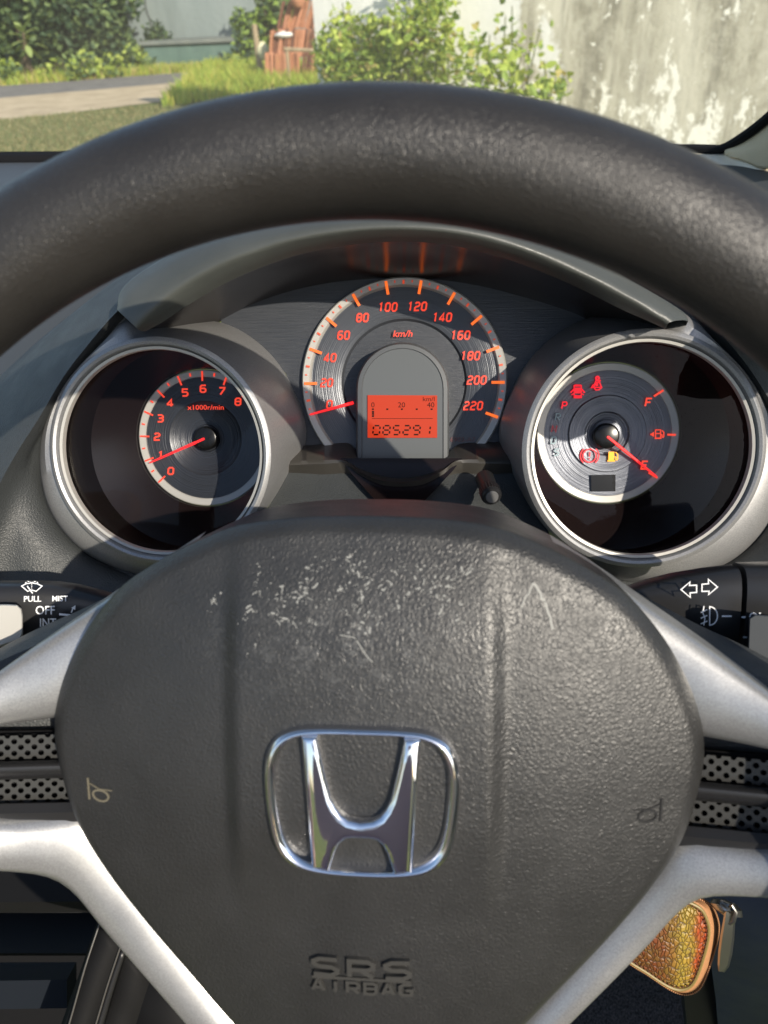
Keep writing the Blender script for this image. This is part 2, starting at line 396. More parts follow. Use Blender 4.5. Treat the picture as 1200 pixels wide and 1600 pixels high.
sp = cu.splines.new('POLY'); sp.points.add(len(H_out) - 1); sp.use_cyclic_u = True
for q, (x, y) in zip(sp.points, H_out): q.co = (x * SC_E, y * SC_E, 0, 1)
cu.extrude = .0008; cu.bevel_depth = .0021; cu.bevel_resolution = 3; cu.offset = -.0021
ob = bpy.data.objects.new('h', cu); COL.objects.link(ob)
me = bpy.data.meshes.new_from_object(ob.evaluated_get(bpy.context.evaluated_depsgraph_get()))
hm = MB().add([Vector((EX + v.co.x, EY + EMY + v.co.y, -SE + e0 + .0017 + v.co.z + .0016 * (1 - abs(v.co.x) / .018) )) for v in me.vertices], [tuple(p.vertices) for p in me.polygons])
bpy.data.objects.remove(ob)
hm.build('emblem_letter', M['chrome'], emblem, sharp=25)

# raised lettering on the cover
b = MB()
def srs(x, y, h): return hub_fn(x, y, h)
tx, ty = at(568, 1489, .2285).x - EX, at(568, 1489, .2285).y - EY
glyphs(b, 'SRS', tx, ty, .0062, .0016, .0015, srs, adv=1.0, wide=1.95)
ribbon(b, [(tx - .0165, ty - .0046), (tx + .0165, ty - .0046)], .0011, .0013, srs)
glyphs(b, 'AIRBAG', tx, ty - .0078, .0042, .0011, .0013, srs, adv=1.02, wide=1.38)
b.build('raised_lettering', mat('letter_vinyl', (.040, .039, .036), .38), cover)
# horn marks, one each side: left coloured pale as lit, right dark as unlit
for sx in (-1, 1):
    b = MB(); hx, hy = sx * .0918, -.0040
    ribbon(b, [(hx + sx * .0046, hy + .0046), (hx + sx * .0046, hy - .0034)], .0007, .0004, hub_fn)
    ribbon(b, [(hx + (.0001 + .0031 * math.cos(t)) , hy - .0012 + .0020 * math.sin(t)) for t in [2 * math.pi * k / 18 for k in range(18)]], .0007, .0004, hub_fn, True)
    ribbon(b, [(hx + sx * .004, hy + .0026), (hx + sx * .0002, hy + .0011), (hx - sx * .0048, hy + .0014)], .0004, .0004, hub_fn)
    b.build('horn_symbol', M['lit_horn_grey'] if sx < 0 else M['black'], cover, label='horn symbol coloured pale as lit' if sx < 0 else 'horn symbol coloured dark as unlit')
# scuffs on the top of the cover
b = MB(); rs = random.Random(11)
def scuff(u, v, ang, ln, wd):
    p = at(u, v, .231); x, y = p.x - EX, p.y - EY; pts = [(x, y)]; a = ang
    for k in range(4):
        a += rs.uniform(-.5, .5); x += ln / 4 * math.cos(a); y += ln / 4 * math.sin(a); pts.append((x, y))
    ribbon(b, pts, wd, .00005, hub_fn)
for cxp, cyp, sx, sy, n in [(490, 918, 75, 45, 150), (575, 935, 75, 42, 130), (415, 945, 55, 38, 80), (665, 905, 55, 38, 80), (600, 945, 80, 50, 50), (700, 920, 50, 40, 35), (450, 985, 60, 18, 35)]:
    for g in range(max(2, n // 11)):
        gu, gv, ga = rs.gauss(cxp, sx * .6), rs.gauss(cyp, sy * .5), rs.choice([.95, .75, 1.15, .3, -.4]) + rs.uniform(-.3, .3)
        for k in range(rs.randint(3, 11)):
            t = rs.gauss(0, 1)
            scuff(gu + t * 13 * math.cos(ga) + rs.gauss(0, 4), gv - t * 13 * math.sin(ga) + rs.gauss(0, 4), ga + rs.uniform(-.8, .8), rs.choice([.0003, .0005, .0009, .0016]) * rs.uniform(.7, 1.3), rs.choice([.00014, .00022, .00032, .00055]))
def longscuff(pp, wd):
    for (u0, v0), (u1, v1) in zip(pp[:-1], pp[1:]):
        a, c = at(u0, v0, .231), at(u1, v1, .231); k = 5
        ribbon(b, [(a.x + (c.x - a.x) * i / k - EX + rs.uniform(-1, 1) * .0003, a.y + (c.y - a.y) * i / k - EY + rs.uniform(-1, 1) * .0003) for i in range(k + 1)], wd * rs.uniform(.7, 1.2), .00005, hub_fn)
longscuff([(812, 945), (833, 910), (850, 938), (862, 978)], .0007)
longscuff([(538, 978), (562, 985), (586, 1018)], .00036)

b.build('scuff_marks', mat('scuff', (.22, .22, .205), .6), cover, kind='stuff')

# spokes: traced on the left side, mirrored to the right
def mir(p): return Vector((2 * EX - p.x, p.y, p.z))
def spoke_surface(top, bot, prof, n=48):
    ct, cb = C(top, n), C(bot, n); rows = []
    for t, dz in prof: rows.append([ct[j].lerp(cb[j], t) + Vector((0, 0, dz)) for j in range(n)])
    return rows
up_top = [(300, 850, .252), (215, 903, .249), (150, 946, .246), (62, 1004, .241), (0, 1047, .2365), (-80, 1104, .230), (-190, 1180, .222), (-290, 1245, .216)]
up_bot = [(290, 1120, .252), (210, 1128, .249), (150, 1134, .246), (80, 1140, .241), (0, 1148, .2365), (-80, 1160, .230), (-190, 1200, .222), (-290, 1250, .216)]
up_prof = [(-.03, -.016), (-.005, -.006), (.012, -.002), (.05, .0), (.2, .002), (.45, .0035), (.66, .0035), (.78, .0022), (.86, -.0005), (.93, -.005), (.98, -.011), (1.0, -.02)]
lo_top = [(-290, 1262, .216), (-190, 1275, .222), (-80, 1284, .230), (0, 1285, .2375), (70, 1278, .243), (140, 1276, .248), (185, 1330, .250), (260, 1430, .250), (370, 1575, .248), (470, 1700, .245), (560, 1800, .24)]
lo_bot = [(-290, 1400, .216), (-190, 1390, .222), (-80, 1388, .229), (0, 1392, .235), (56, 1403, .2385), (98, 1432, .241), (138, 1480, .242), (188, 1536, .242), (274, 1630, .241), (374, 1745, .238), (474, 1873, .232)]
lo_prof = [(-.02, -.02), (.0, -.008), (.02, -.003), (.07, -.0005), (.2, .001), (.45, .0015), (.66, .0008), (.72, -.0002), (.78, -.0024), (.88, -.0062), (.96, -.0105), (1.0, -.016), (1.0, -.026)]
for side in (0, 1):
    f = (lambda p: p) if side == 0 else mir
    lo_b2 = lo_bot if side == 0 else [(u + (18 if u > 30 else 0), v - 17, S) for u, v, S in lo_bot]
    for nm, args in (('upper', (up_top, up_bot, up_prof)), ('lower', (lo_top, lo_b2, lo_prof))):
        b = MB(); b.grid([[f(p) for p in r] for r in spoke_surface(*args)])
        b.build('spoke_trim', M['silver'], wheel, sharp=50)
    # soft black back of the spoke, a little above the silver
    b = MB(); dv = 17 if side else 9; tp = [(330, 862, .275), (215, 908, .272), (140, 947, .268), (60, 986, .262), (0, 1012, .258), (-90, 1058, .25), (-200, 1130, .24), (-300, 1200, .23)]
    tp = [(u, v + dv, S) for u, v, S in tp]; bt = [(u, v + 300 - (0 if u > 0 else -u * .9), S) for u, v, S in tp]
    b.grid([[f(p) for p in r] for r in spoke_surface(tp, bt, [(-.02, -.03), (0, -.012), (.04, -.003), (.1, 0), (.5, .004), (.95, 0), (1, -.03)])])
    b.build('spoke_back', M['dash'], wheel)
    # grille: black housing, two perforated strips, a round bar between them
    b = MB()
    for (v0, v1, S0) in ((1138, 1292, .2595),):
        b.grid([[f(at(u, v + (150 - u) * .012, S0 - (150 - u) * .00005)) for u in (190, 90, 0, -100, -220)] for v in (v0, v1)])
    solid(b.build('grille_housing', M['matte'], wheel), .002)
    b = MB()
    for v0, v1, dz in ((1250, 1286, 0),):
        b.grid([[f(at(u, v + (150 - u) * .02, S - (150 - u) * .00005)) for u in (190, 90, 0, -100, -220)] for v, S in ((1250, .2555), (1253, .250), (1268, .2475), (1283, .248), (1287, .256))])
    b.build('grille_trim', M['black'], wheel)
    b = MB()
    b.grid([[f(at(u, 1199.5 + 14.5 * math.sin(a) + (150 - u) * .03, .2525 - .005 * math.cos(a) - (150 - u) * .00005)) for u in (190, 90, 0, -100, -220)] for a in [-math.pi / 2 + math.pi * k / 10 for k in range(11)]])
    b.build('grille_bar', M['black'], wheel)
    for vm, skew in ((1164, .03), (1231, .035)):
        b = MB(); pitch = 21.0
        for r in range(-2, 3):
            for k in range(-1, 22):
                uc = 180 - k * pitch - (pitch / 2 if r % 2 else 0); vc = vm + r * 9.2
                # one cell: hexagon-free square ring between an outer diamond and an octagonal hole
                outer = [(pitch / 2, 0), (pitch / 4, 4.6), (0, 9.2), (-pitch / 4, 4.6), (-pitch / 2, 0), (-pitch / 4, -4.6), (0, -9.2), (pitch / 4, -4.6)]
                hole = [(4.9 * math.cos(math.pi * q / 4), 4.5 * math.sin(math.pi * q / 4)) for q in range(8)]
                def P(x, y, dS=0.0):
                    yy = max(min(vc + y, vm + 18.5), vm - 18.5)
                    return f(at(uc + x, yy + (150 - uc - x) * skew, .2535 + dS - (150 - uc - x) * .00005))
                ov = [P(*p) for p in outer]; hv = [P(*p) for p in hole]; hv2 = [P(p[0], p[1], .0022) for p in hole]
                b.grid([ov, hv, hv2], cv=True)
        b.build('grille_mesh', M['greyplastic'] if False else mat('grille_paint', (.055, .055, .053), .35, .3), wheel, smooth=False)
#SECTION_GAUGES
# ------------------------------------------------------------------ GAUGES
def circle(cx, cy, r, S, n=96, t0=0, t1=2 * math.pi):
    return [Vector((cx + r * math.cos(t0 + (t1 - t0) * k / n), cy + r * math.sin(t0 + (t1 - t0) * k / n), -S)) for k in range(n + (0 if abs(t1 - t0 - 2 * math.pi) < 1e-6 else 1))]
def rings(mb, cx, cy, prof, n=96):
    mb.grid([circle(cx, cy, r, S, n) for r, S in prof], cv=True)
def polar(cx, cy, ang, r): return cx + r * math.cos(R_(ang)), cy + r * math.sin(R_(ang))
def pitem(root, name, material, fill, **kw):
    b = MB(); fill(b); return b.build(name, material, root, **kw)
def tickmesh(cx, cy, ang, r0, r1, wd, fn):
    return lambda b: ribbon(b, [polar(cx, cy, ang, r0), polar(cx, cy, ang, r1)], wd, .0004, fn)
def needle(root, hub, tip, S, wd, cap_r):
    fn = plane_fn(S)
    b = MB(); hx, hy = hub; txx, tyy = tip; d = Vector((txx - hx, tyy - hy)); n2 = Vector((-d.y, d.x)).normalized()
    rows = []
    for t in (0, .02, .98, 1):
        p = Vector((hx, hy)) + d * t; q = wd * (1 - .45 * t) / 2 * (1 if 0 < t < 1 else .5); z = .0012
        rows.append([Vector((p.x + n2.x * q, p.y + n2.y * q, -S)), Vector((p.x + n2.x * q * .5, p.y + n2.y * q * .5, -S + z)), Vector((p.x - n2.x * q * .5, p.y - n2.y * q * .5, -S + z)), Vector((p.x - n2.x * q, p.y - n2.y * q, -S))])
    b.grid(rows)
    nd = b.build('needle', M['needle'], root)
    if cap_r:
        b = MB(); rings(b, hx, hy, [(0, S - .0005), (cap_r * .82, S - .0005), (cap_r * .93, S - .0001), (cap_r, S + .001), (cap_r, S + .008)], 40)
        b.build('needle_cap', M['gloss_black'], nd)
    return nd

def side_gauge(root, mirror, rin_c, rin, rout, dial_c, dial_r, dial_mat, base):
    cx, cy = rin_c
    b = MB(); rings(b, cx, cy, [(rin - .0012, .3965), (rin, .3925), (rin + .0010, .3905), (rin + .0024, .3898), (rout - .0016, .3903), (rout - .0004, .3912), (rout, .393)], 128)
    bz = b.build('bezel', M['bezel'], root)
    b = MB(); rings(b, cx, cy, [(rin - .0003, .3920), (rin - .0017, .3924), (rin - .0019, .3932), (rin - .0019, .396)], 128); b.build('bezel_liner', M['ringpaint'], bz)
    # flare: from the ring back to the dash
    n = 128
    bp = [at(u, v, S) for u, v, S in base]
    if mirror: bp = [mir(p) for p in bp]
    bc = cr(bp, 400, True); ba = sorted([(math.atan2(p.y - cy, p.x - cx), p.x, p.y, p.z) for p in bc]); A = np.array(ba)
    def bpt(t):
        t = (t + math.pi) % (2 * math.pi) - math.pi
        return Vector([float(np.interp(t, A[:, 0], A[:, k], period=2 * math.pi)) for k in (1, 2, 3)])
    rows = [circle(cx, cy, rout - .0003, .3915, n), circle(cx, cy, rout + .0006, .396, n)]
    for q in (.35, .7, 1.0, 1.06):
        rows.append([rows[1][k].lerp(bpt(2 * math.pi * k / n), q) + Vector((0, 0, .004 * math.sin(math.pi * min(q, 1)) - (.012 if q > 1 else 0))) for k in range(n)])
    b = MB(); b.grid(rows, cv=True); b.build('bezel_flare', M['bezel'], root)
    # the well behind the ring and the funnel down to the dial
    dx, dy = dial_c
    b = MB(); rings(b, cx, cy, [(rin - .0016, .394), (rin + .001, .399), (rin + .003, .41), (rin + .004, .438)], 96); b.build('well', M['gloss_black'], root)
    b = MB(); rw = [circle(cx, cy, rin + .004, .438, 96)]
    for q in (.02, .5, .93, 1.0):
        rw.append([rw[0][k].lerp(Vector((dx + (dial_r + .0005) * math.cos(2 * math.pi * k / 96), dy + (dial_r + .0005) * math.sin(2 * math.pi * k / 96), -.4575)), q) + Vector((0, 0, 0)) for k in range(96)])
    rw.append(circle(dx, dy, dial_r + .0004, .4625, 96))
    b.grid(rw, cv=True); b.build('funnel', M['gloss'], root)
    b = MB(); rings(b, dx, dy, [(dial_r + .0002, .4625), (dial_r, .4605), (dial_r - .0006, .4600), (dial_r - .0044, .4606), (dial_r - .0047, .4612)], 128); b.build('dial_ring', M['ringpaint'], root)
    b = MB(); b.grid([circle(cx, cy, rin - .0008, .3975, 64), circle(cx, cy, .0001, .3965, 64)], cv=True); b.build('lens', M['lens'], root)

base_left = [(470, 690, .436), (452, 612, .438), (412, 548, .442), (350, 506, .446), (262, 497, .436), (203, 496, .412), (150, 548, .404), (97, 612, .402), (64, 690, .405), (72, 785, .408), (118, 852, .410), (190, 890, .412), (262, 900, .416), (345, 880, .425), (425, 800, .436)]

# tachometer
pc = at(250, 707, .392); tc = at(320.5, 685, .461)
tach = thing('tachometer', 'left round gauge reading engine speed, needle near one, in a silver bezel', 'gauge', (pc.x, pc.y, -.41))
TR = 105.5 / FPX * .461 * 1.02
side_gauge(tach, False, (pc.x, pc.y), .0568, .0619, (tc.x, tc.y), TR, None, base_left)
b = MB(); rings(b, tc.x, tc.y, [(TR - .0045, .4612), (.0235, .4618), (.0225, .4626), (.009, .4640), (.0085, .4625), (.0068, .4620), (.0060, .4626), (0.0001, .4626)], 96)
b.build('dial_face', dialmat('tach_dial', (.028, .031, .038), tc.x - pc.x, tc.y - pc.y), tach)
fn = plane_fn(.4608); kpx = .461 / FPX * 1.01
for v in range(9):
    a = 222 - 22 * v; rr = 77 * kpx if v < 7 else 79 * kpx
    nx, ny = polar(tc.x, tc.y, a, rr)
    pitem(tach, 'numeral', M['numeral'], lambda b: glyphs(b, str(v), nx, ny, .0042, .0010, .0003, fn, slant=.12 if v in (7, 0, 1) else .06, wide=1.2), label='lit numeral %d' % v)
    pitem(tach, 'tick_mark', M['numeral'], tickmesh(tc.x, tc.y, a, 89 * kpx, 104 * kpx, .0010, plane_fn(.4600)))
b = MB()
for v in range(8): tickmesh(tc.x, tc.y, 222 - 22 * (v + .5), 97.5 * kpx, 102.5 * kpx, .0009, plane_fn(.4599))(b)
b.build('minor_ticks', M['numeral'], tach)
b = MB(); ul = at(322, 637, .461); font(b, 'x1000r/min', ul.x, ul.y, .0042, .0003, fn, squash=1.2, heavy=.00003); b.build('unit_lettering', M['numeral'], tach)
nt_ = at(235, 723, .4585); nh = at(320.5, 685, .4575)
needle(tach, (nh.x, nh.y), (nt_.x, nt_.y), .4575, .0021, .0075)

# fuel gauge
pc = at(1003, 704, .392); fc = at(948.7, 677.8, .461)
fuel = thing('fuel_gauge', 'right round gauge with warning lamps and needle on empty in a silver bezel', 'gauge', (pc.x, pc.y, -.41))
FR = 106.5 / FPX * .461
side_gauge(fuel, True, (pc.x, pc.y), .0568, .0619, (fc.x, fc.y), FR, None, base_left)
b = MB(); rings(b, fc.x, fc.y, [(FR - .0045, .4612), (.0235, .4618), (.0228, .4602), (.0135, .4612), (.0125, .463), (.0092, .464), (.0088, .462), (.008, .4615), (.0001, .4618)], 96)
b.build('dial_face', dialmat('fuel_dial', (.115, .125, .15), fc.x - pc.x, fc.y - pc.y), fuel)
fn = plane_fn(.4596); kz = 1 / 2.857
def fp(zx, zy, S=.4596): return at(780 + zx * kz, 480 + zy * kz, S)
def fline(pairs): return [(p.x, p.y) for p in (fp(*q) for q in pairs)]
for ch, zx, zy, m in (('P', 291, 438, 'red_lamp'), ('R', 262, 490, 'unlit'), ('N', 245, 543, 'dim_red'), ('D', 243, 594, 'unlit'), ('S', 256, 647, 'unlit')):
    p = fp(zx, zy); pitem(fuel, 'gear_letter', M[m], lambda b: glyphs(b, ch, p.x, p.y, .0039, .00075, .0003, fn, slant=.14), label={'P': 'lit red letter P', 'N': 'dim red letter N'}.get(ch, 'unlit letter ' + ch))
for ch, zx, zy in (('F', 666, 425), ('E', 648, 705)):
    p = fp(zx, zy); pitem(fuel, 'fuel_letter', M['numeral'], lambda b: glyphs(b, ch, p.x, p.y, .0046, .0010, .0003, fn, slant=.16), label='lit letter ' + ch)
for a, z in (((690, 398), (732, 371)), ((750, 569), (787, 570)), ((666, 738), (706, 762))):
    pa, pb = fp(*a, .4596), fp(*z, .4596)
    pitem(fuel, 'tick_mark', M['numeral'], lambda b: ribbon(b, [(pa.x, pa.y), (pb.x, pb.y)], .0012, .0004, fn))
def pump(b, zx, zy, s, filled):
    q = lambda x, y: (fp(zx + x * s, zy + y * s).x, fp(zx + x * s, zy + y * s).y)
    wd = .0006
    if filled:
        ribbon(b, [q(-16, 0), q(8, 0)], abs(q(0, -19)[1] - q(0, 19)[1]), .0003, fn)
        ribbon(b, [q(-20, 20), q(12, 20)], .0009, .0003, fn)
    else:
        ribbon(b, [q(-16, -19), q(8, -19), q(8, 19), q(-16, 19)], wd, .0003, fn, True); ribbon(b, [q(-16, -2), q(8, -2)], wd, .0003, fn); ribbon(b, [q(-20, 21), q(12, 21)], wd, .0003, fn)
    ribbon(b, [q(8, 2), q(15, 4), q(15, 14), q(20, 16), q(23, 12), q(23, -8), q(14, -17)], .0006, .0003, fn)
pitem(fuel, 'pump_symbol', M['numeral'], lambda b: (pump(b, 712, 566, .95, False), ribbon(b, fline([(690, 568), (682, 568), (674, 568)]), .0009, .0003, fn), b.add([fn(*fline([(690, 556)])[0], .0003), fn(*fline([(672, 568)])[0], .0003), fn(*fline([(690, 580)])[0], .0003)], [(0, 1, 2)])), label='lit red outline fuel pump symbol with arrow')
pitem(fuel, 'warning_lamp', M['amber_lamp'], lambda b: pump(b, 504, 665, 1.05, True), label='lit amber fuel pump lamp')
def brake(b):
    c = fp(403, 663)
    for r in (.0040,): ribbon(b, [polar(c.x, c.y, k * 15, r) for k in range(24)], .0008, .0003, fn, True)
    for s in (0, 180): ribbon(b, [polar(c.x, c.y, s - 50 + k * 10, .0055) for k in range(11)], .0007, .0003, fn)
    ribbon(b, [(c.x, c.y + .0023), (c.x, c.y - .0005)], .0008, .0003, fn); ribbon(b, [(c.x, c.y - .0014), (c.x, c.y - .0022)], .0008, .0003, fn)
pitem(fuel, 'warning_lamp', M['red_lamp'], brake, label='lit red brake lamp, exclamation mark in a circle')
def cardoor(b):
    ribbon(b, fline([(336, 372), (364, 372)]), .0034, .0003, fn); ribbon(b, fline([(334, 400), (366, 400)]), .0018, .0003, fn)
    ribbon(b, fline([(336, 350), (364, 350)]), .0012, .0003, fn); ribbon(b, fline([(334, 350), (334, 404), (366, 404), (366, 350)]), .0006, .0003, fn, True)
    ribbon(b, fline([(333, 366), (318, 382)]), .0009, .0003, fn); ribbon(b, fline([(367, 366), (381, 382)]), .0009, .0003, fn)
    ribbon(b, fline([(333, 386), (322, 392)]), .0006, .0003, fn); ribbon(b, fline([(367, 386), (378, 392)]), .0006, .0003, fn)
pitem(fuel, 'warning_lamp', M['red_lamp'], cardoor, label='lit red open door lamp')
def belt(b):
    c = fp(438, 317); ribbon(b, [polar(c.x, c.y, k * 30, .0009) for k in range(12)], .0011, .0003, fn, True)
    ribbon(b, fline([(432, 328), (444, 328), (456, 358), (420, 358)]), .0008, .0003, fn, True); ribbon(b, fline([(452, 326), (416, 356)]), .0009, .0003, fn)
    ribbon(b, fline([(420, 345), (410, 362)]), .0007, .0003, fn); ribbon(b, fline([(424, 362), (432, 370), (446, 368), (455, 360)]), .0008, .0003, fn); ribbon(b, fline([(436, 335), (436, 352)]), .0014, .0003, fn)
pitem(fuel, 'warning_lamp', M['red_lamp'], belt, label='lit red seat belt lamp')
def blank(b):
    q = [fp(410, 750), fp(519, 748), fp(519, 822), fp(411, 823)]; b.add([Vector((p.x, p.y, -.4598)) for p in q] + [Vector((p.x, p.y, -.4620)) for p in q], [(0, 1, 2, 3), (0, 1, 5, 4), (1, 2, 6, 5), (2, 3, 7, 6), (3, 0, 4, 7)])
pitem(fuel, 'blank_window', M['gloss_black'], blank)
nh = fp(480, 576, .4570); nt_ = fp(703, 757, .4570)
needle(fuel, (nh.x, nh.y), (nt_.x, nt_.y), .4570, .0022, .0078)

# speedometer
sc_ = at(630.5, 598.5, .447); cx, cy = sc_.x, sc_.y; SR = 158 / FPX * .447; ks = SR / 499
speedo = thing('speedometer', 'large central speedometer dial with needle at zero around an orange display', 'gauge', (cx, cy, -.45))
a0, a1 = R_(-48), R_(228)
b = MB(); b.grid([circle(cx, cy, r, S, 120, a0, a1) for r, S in [(SR + .0004, .451), (SR + .0002, .4475), (SR - .0006, .4465), (SR - .0042, .4468), (SR - .0052, .4478), (SR - .0054, .4487)]])
b.build('dial_ring', M['ringpaint'], speedo)
b = MB(); rings(b, cx, cy, [(SR - .0052, .4486), (SR * .64, .4490), (SR * .615, .4496), (SR * .59, .4520), (SR * .55, .4530), (.0001, .4530)], 120)
b.build('dial_face', dialmat('speed_dial', (.055, .06, .07), 0, 0), speedo)
fn = plane_fn(.4484); fo = plane_fn(.4462)
NUM = {0: (515, 632), 20: (511, 598), 40: (516, 559), 60: (537, 524), 80: (566.5, 496.5), 100: (606, 480), 120: (652, 479), 140: (691, 496), 160: (719.5, 524), 180: (735, 556), 200: (745, 594), 220: (739.5, 634)}
for v, (u, y) in NUM.items():
    p = at(u, y, .4484); hh = .0045
    pitem(speedo, 'numeral', M['numeral'], lambda b: glyphs(b, str(v), p.x, p.y, hh, .00095, .0003, fn, slant=.15, adv=1.03, wide=.86 if v >= 20 else 1.0), label='lit numeral %d' % v)
    a = 200 - v
    if v: pitem(speedo, 'tick_mark', M['tick'], tickmesh(cx, cy, a, 424 * ks, 487 * ks, .00165, fo))
b = MB()
for v in range(0, 220, 5):
    if v % 20: tickmesh(cx, cy, 200 - v, (474 if v % 10 else 466) * ks, 484 * ks, .0007 if v % 10 else .0012, plane_fn(.4464))(b)
b.build('minor_ticks', mat('dull_tick', (.35, .06, .03), .5, emis=(1, .1, .03), estr=.35), speedo)
b = MB(); p = at(629, 522, .4490); font(b, 'km/h', p.x, p.y, .0052, .0003, plane_fn(.4489), shear=.2, squash=1.12, heavy=.00005); b.build('unit_lettering', M['numeral'], speedo)
n1, n2 = at(553, 629, .4455), at(484, 648, .4455)
needle(speedo, (n1.x, n1.y), (n2.x, n2.y), .4455, .0021, 0)
b = MB(); p = at(723, 687, .4484); font(b, '6903-A7', p.x, p.y, .0038, .0002, fn, squash=1.15); b.build('part_number', mat('faint_print', (.12, .045, .05), .6), speedo)
# display pod: an arch-topped column
def arch(hw, vt, vb, S, n=24):
    """outline of the pod face at depth S, half width hw px, arch top row vt, foot row vb"""
    P = [at(629 - hw, vb, S)]
    for k in range(n + 1):
        t = math.pi - math.pi * k / n; P.append(at(629 + hw * math.cos(t), vt + hw - hw * math.sin(t), S))
    P.append(at(629 + hw, vb, S)); return P
b = MB(); b.grid([arch(73, 535, 735, .453), arch(72, 536, 735, .436), arch(70, 538, 735, .4345), arch(64, 544, 735, .4343), arch(63, 545, 735, .4352), arch(62, 546, 735, .4352)])
pod = b.build('display_pod', mat('pod_plastic', (.075, .08, .085), .42), speedo)
b = MB(); b.fan(arch(62.5, 545.5, 735, .4351)[::-1], at(629, 640, .4351)); b.build('display_face', mat('display_film', (.085, .092, .095), .34), pod)
SL = .4346
lc = [at(574.5, 617.5, SL), at(683, 618, SL), at(683, 684, SL), at(574.5, 684, SL)]
b = MB(); b.add([p + Vector((0, 0, .0004)) for p in lc] + lc, [(0, 1, 2, 3), (0, 1, 5, 4), (1, 2, 6, 5), (2, 3, 7, 6), (3, 0, 4, 7)])
b.build('display_screen', M['lcd'], pod, smooth=False)
fl = plane_fn(SL - .0005)
def zl(zx, zy): p = at(440 + zx / 3.158, 420 + zy / 3.158, SL); return p.x, p.y
def seg7(b, ch, x, y, w, h, wd, sl):
    on = {'0': 'abcdef', '1': 'bc', '2': 'abged', '3': 'abgcd', '4': 'fgbc', '5': 'afgcd', '6': 'afgedc', '7': 'abc', '8': 'abcdefg', '9': 'abcdfg'}[ch]
    g = wd * .62; S = {'a': ((0, 1), (1, 1)), 'b': ((1, 1), (1, .5)), 'c': ((1, .5), (1, 0)), 'd': ((0, 0), (1, 0)), 'e': ((0, .5), (0, 0)), 'f': ((0, 1), (0, .5)), 'g': ((0, .5), (1, .5))}
    for s in on:
        (x0, y0), (x1, y1) = S[s]; p0 = Vector((x + x0 * w + sl * y0 * h, y + y0 * h)); p1 = Vector((x + x1 * w + sl * y1 * h, y + y1 * h)); d = (p1 - p0).normalized() * g
        ribbon(b, [p0 + d, p1 - d], wd, .0001, fl)
for k, ch in enumerate('085291'):
    x0, y0 = zl(450 + k * 49.5, 818); x1, y1 = zl(450 + k * 49.5 + 32, 774)
    pitem(pod, 'display_digit', M['lcd_ink'], lambda b: seg7(b, ch, x0, y0, x1 - x0, y1 - y0, .0009, .12))
b = MB()
ribbon(b, [zl(446, 739), zl(746, 739)], .00028, .0001, fl)
for x in (451, 522, 594, 667, 740): ribbon(b, [(zl(x - 5, 693)[0], zl(x, 693)[1]), (zl(x + 5, 693)[0], zl(x, 693)[1])], .0009, .0001, fl)
for q in (706, 716, 727): ribbon(b, [zl(446, q), zl(457, q)], .0011, .0001, fl)
for t, x in (('0', 451), ('20', 592), ('40', 736)): font(b, t, *zl(x, 673), .0042, .0001, fl, squash=1.05)
font(b, 'km/l', *zl(726, 644), .0036, .0001, fl, squash=1.15)
b.build('consumption_scale', M['lcd_ink'], pod)
#SECTION_DASH
# ------------------------------------------------------------------ CLUSTER PANEL, HOOD, DASH
panel = thing('instrument_panel', 'dark brushed panel and arched hood around the three gauges', 'instrument panel', at(630, 650, .45))
def brushed(name, col):
    m = mat(name, col, .36, .3); n = NT(m); f = n.noise(1.0, 4, .7, n.coord((45, 1100, 45))); n.bump(f, .00025); n.rough(n.ramp(f, [(.3, .30), (.7, .5)])); return m
b = MB(); b.grid([[at(u0 + (u1 - u0) * q / 8, v, .4515) for q in range(9)] for v, u0, u1 in ((415, 330, 930), (505, 346, 914), (545, 412, 852), (585, 448, 814), (720, 460, 803))]); b.build('back_plate', brushed('brushed_plate', (.040, .044, .052)), panel)
lip_o = [(183, 484, .372), (190, 452, .376), (228, 420, .378), (300, 382, .374), (420, 351, .366), (520, 339, .362), (620, 335, .361), (720, 341, .362), (820, 364, .366), (920, 404, .373), (1010, 452, .379), (1068, 488, .380), (1075, 502, .376)]
lip_f = [(214, 513, .366), (232, 492, .364), (270, 458, .362), (340, 416, .358), (440, 380, .353), (530, 363, .351), (622, 357, .350), (715, 364, .351), (808, 387, .354), (905, 427, .359), (985, 468, .363), (1030, 496, .366), (1044, 505, .367)]
lip_b = [(222, 516, .372), (246, 503, .37), (290, 474, .368), (356, 436, .365), (450, 399, .361), (535, 381, .359), (622, 374, .358), (710, 381, .359), (800, 404, .361), (893, 441, .366), (974, 481, .368), (1024, 503, .369), (1043, 512, .369)]
und_m = [(262, 512, .41), (285, 503, .41), (325, 482, .41), (390, 448, .41), (470, 418, .409), (545, 404, .408), (622, 399, .408), (700, 404, .408), (780, 424, .409), (870, 457, .41), (945, 487, .41), (995, 503, .412), (1010, 510, .412)]
und_b = [(330, 512, .453), (350, 499, .453), (395, 476, .453), (450, 457, .453), (510, 444, .453), (565, 438, .453), (625, 436, .453), (690, 439, .453), (755, 449, .453), (825, 467, .453), (880, 484, .453), (905, 494, .453), (920, 506, .453)]
back1 = [(u + (630 - u) * .03, v + 26, S + .09) for u, v, S in lip_o]; back2 = [(u + (630 - u) * .10, v + 70, S + .20) for u, v, S in lip_o]
def thru(lists, n, rows):
    return loft(MB(), [[at(*q) for q in l] for l in lists], n, rows)
nh_ = 110; hc = [cr([at(*q) for q in l], nh_) for l in (back2, back1, lip_o, lip_f, lip_b, und_m)]
cols_ = []
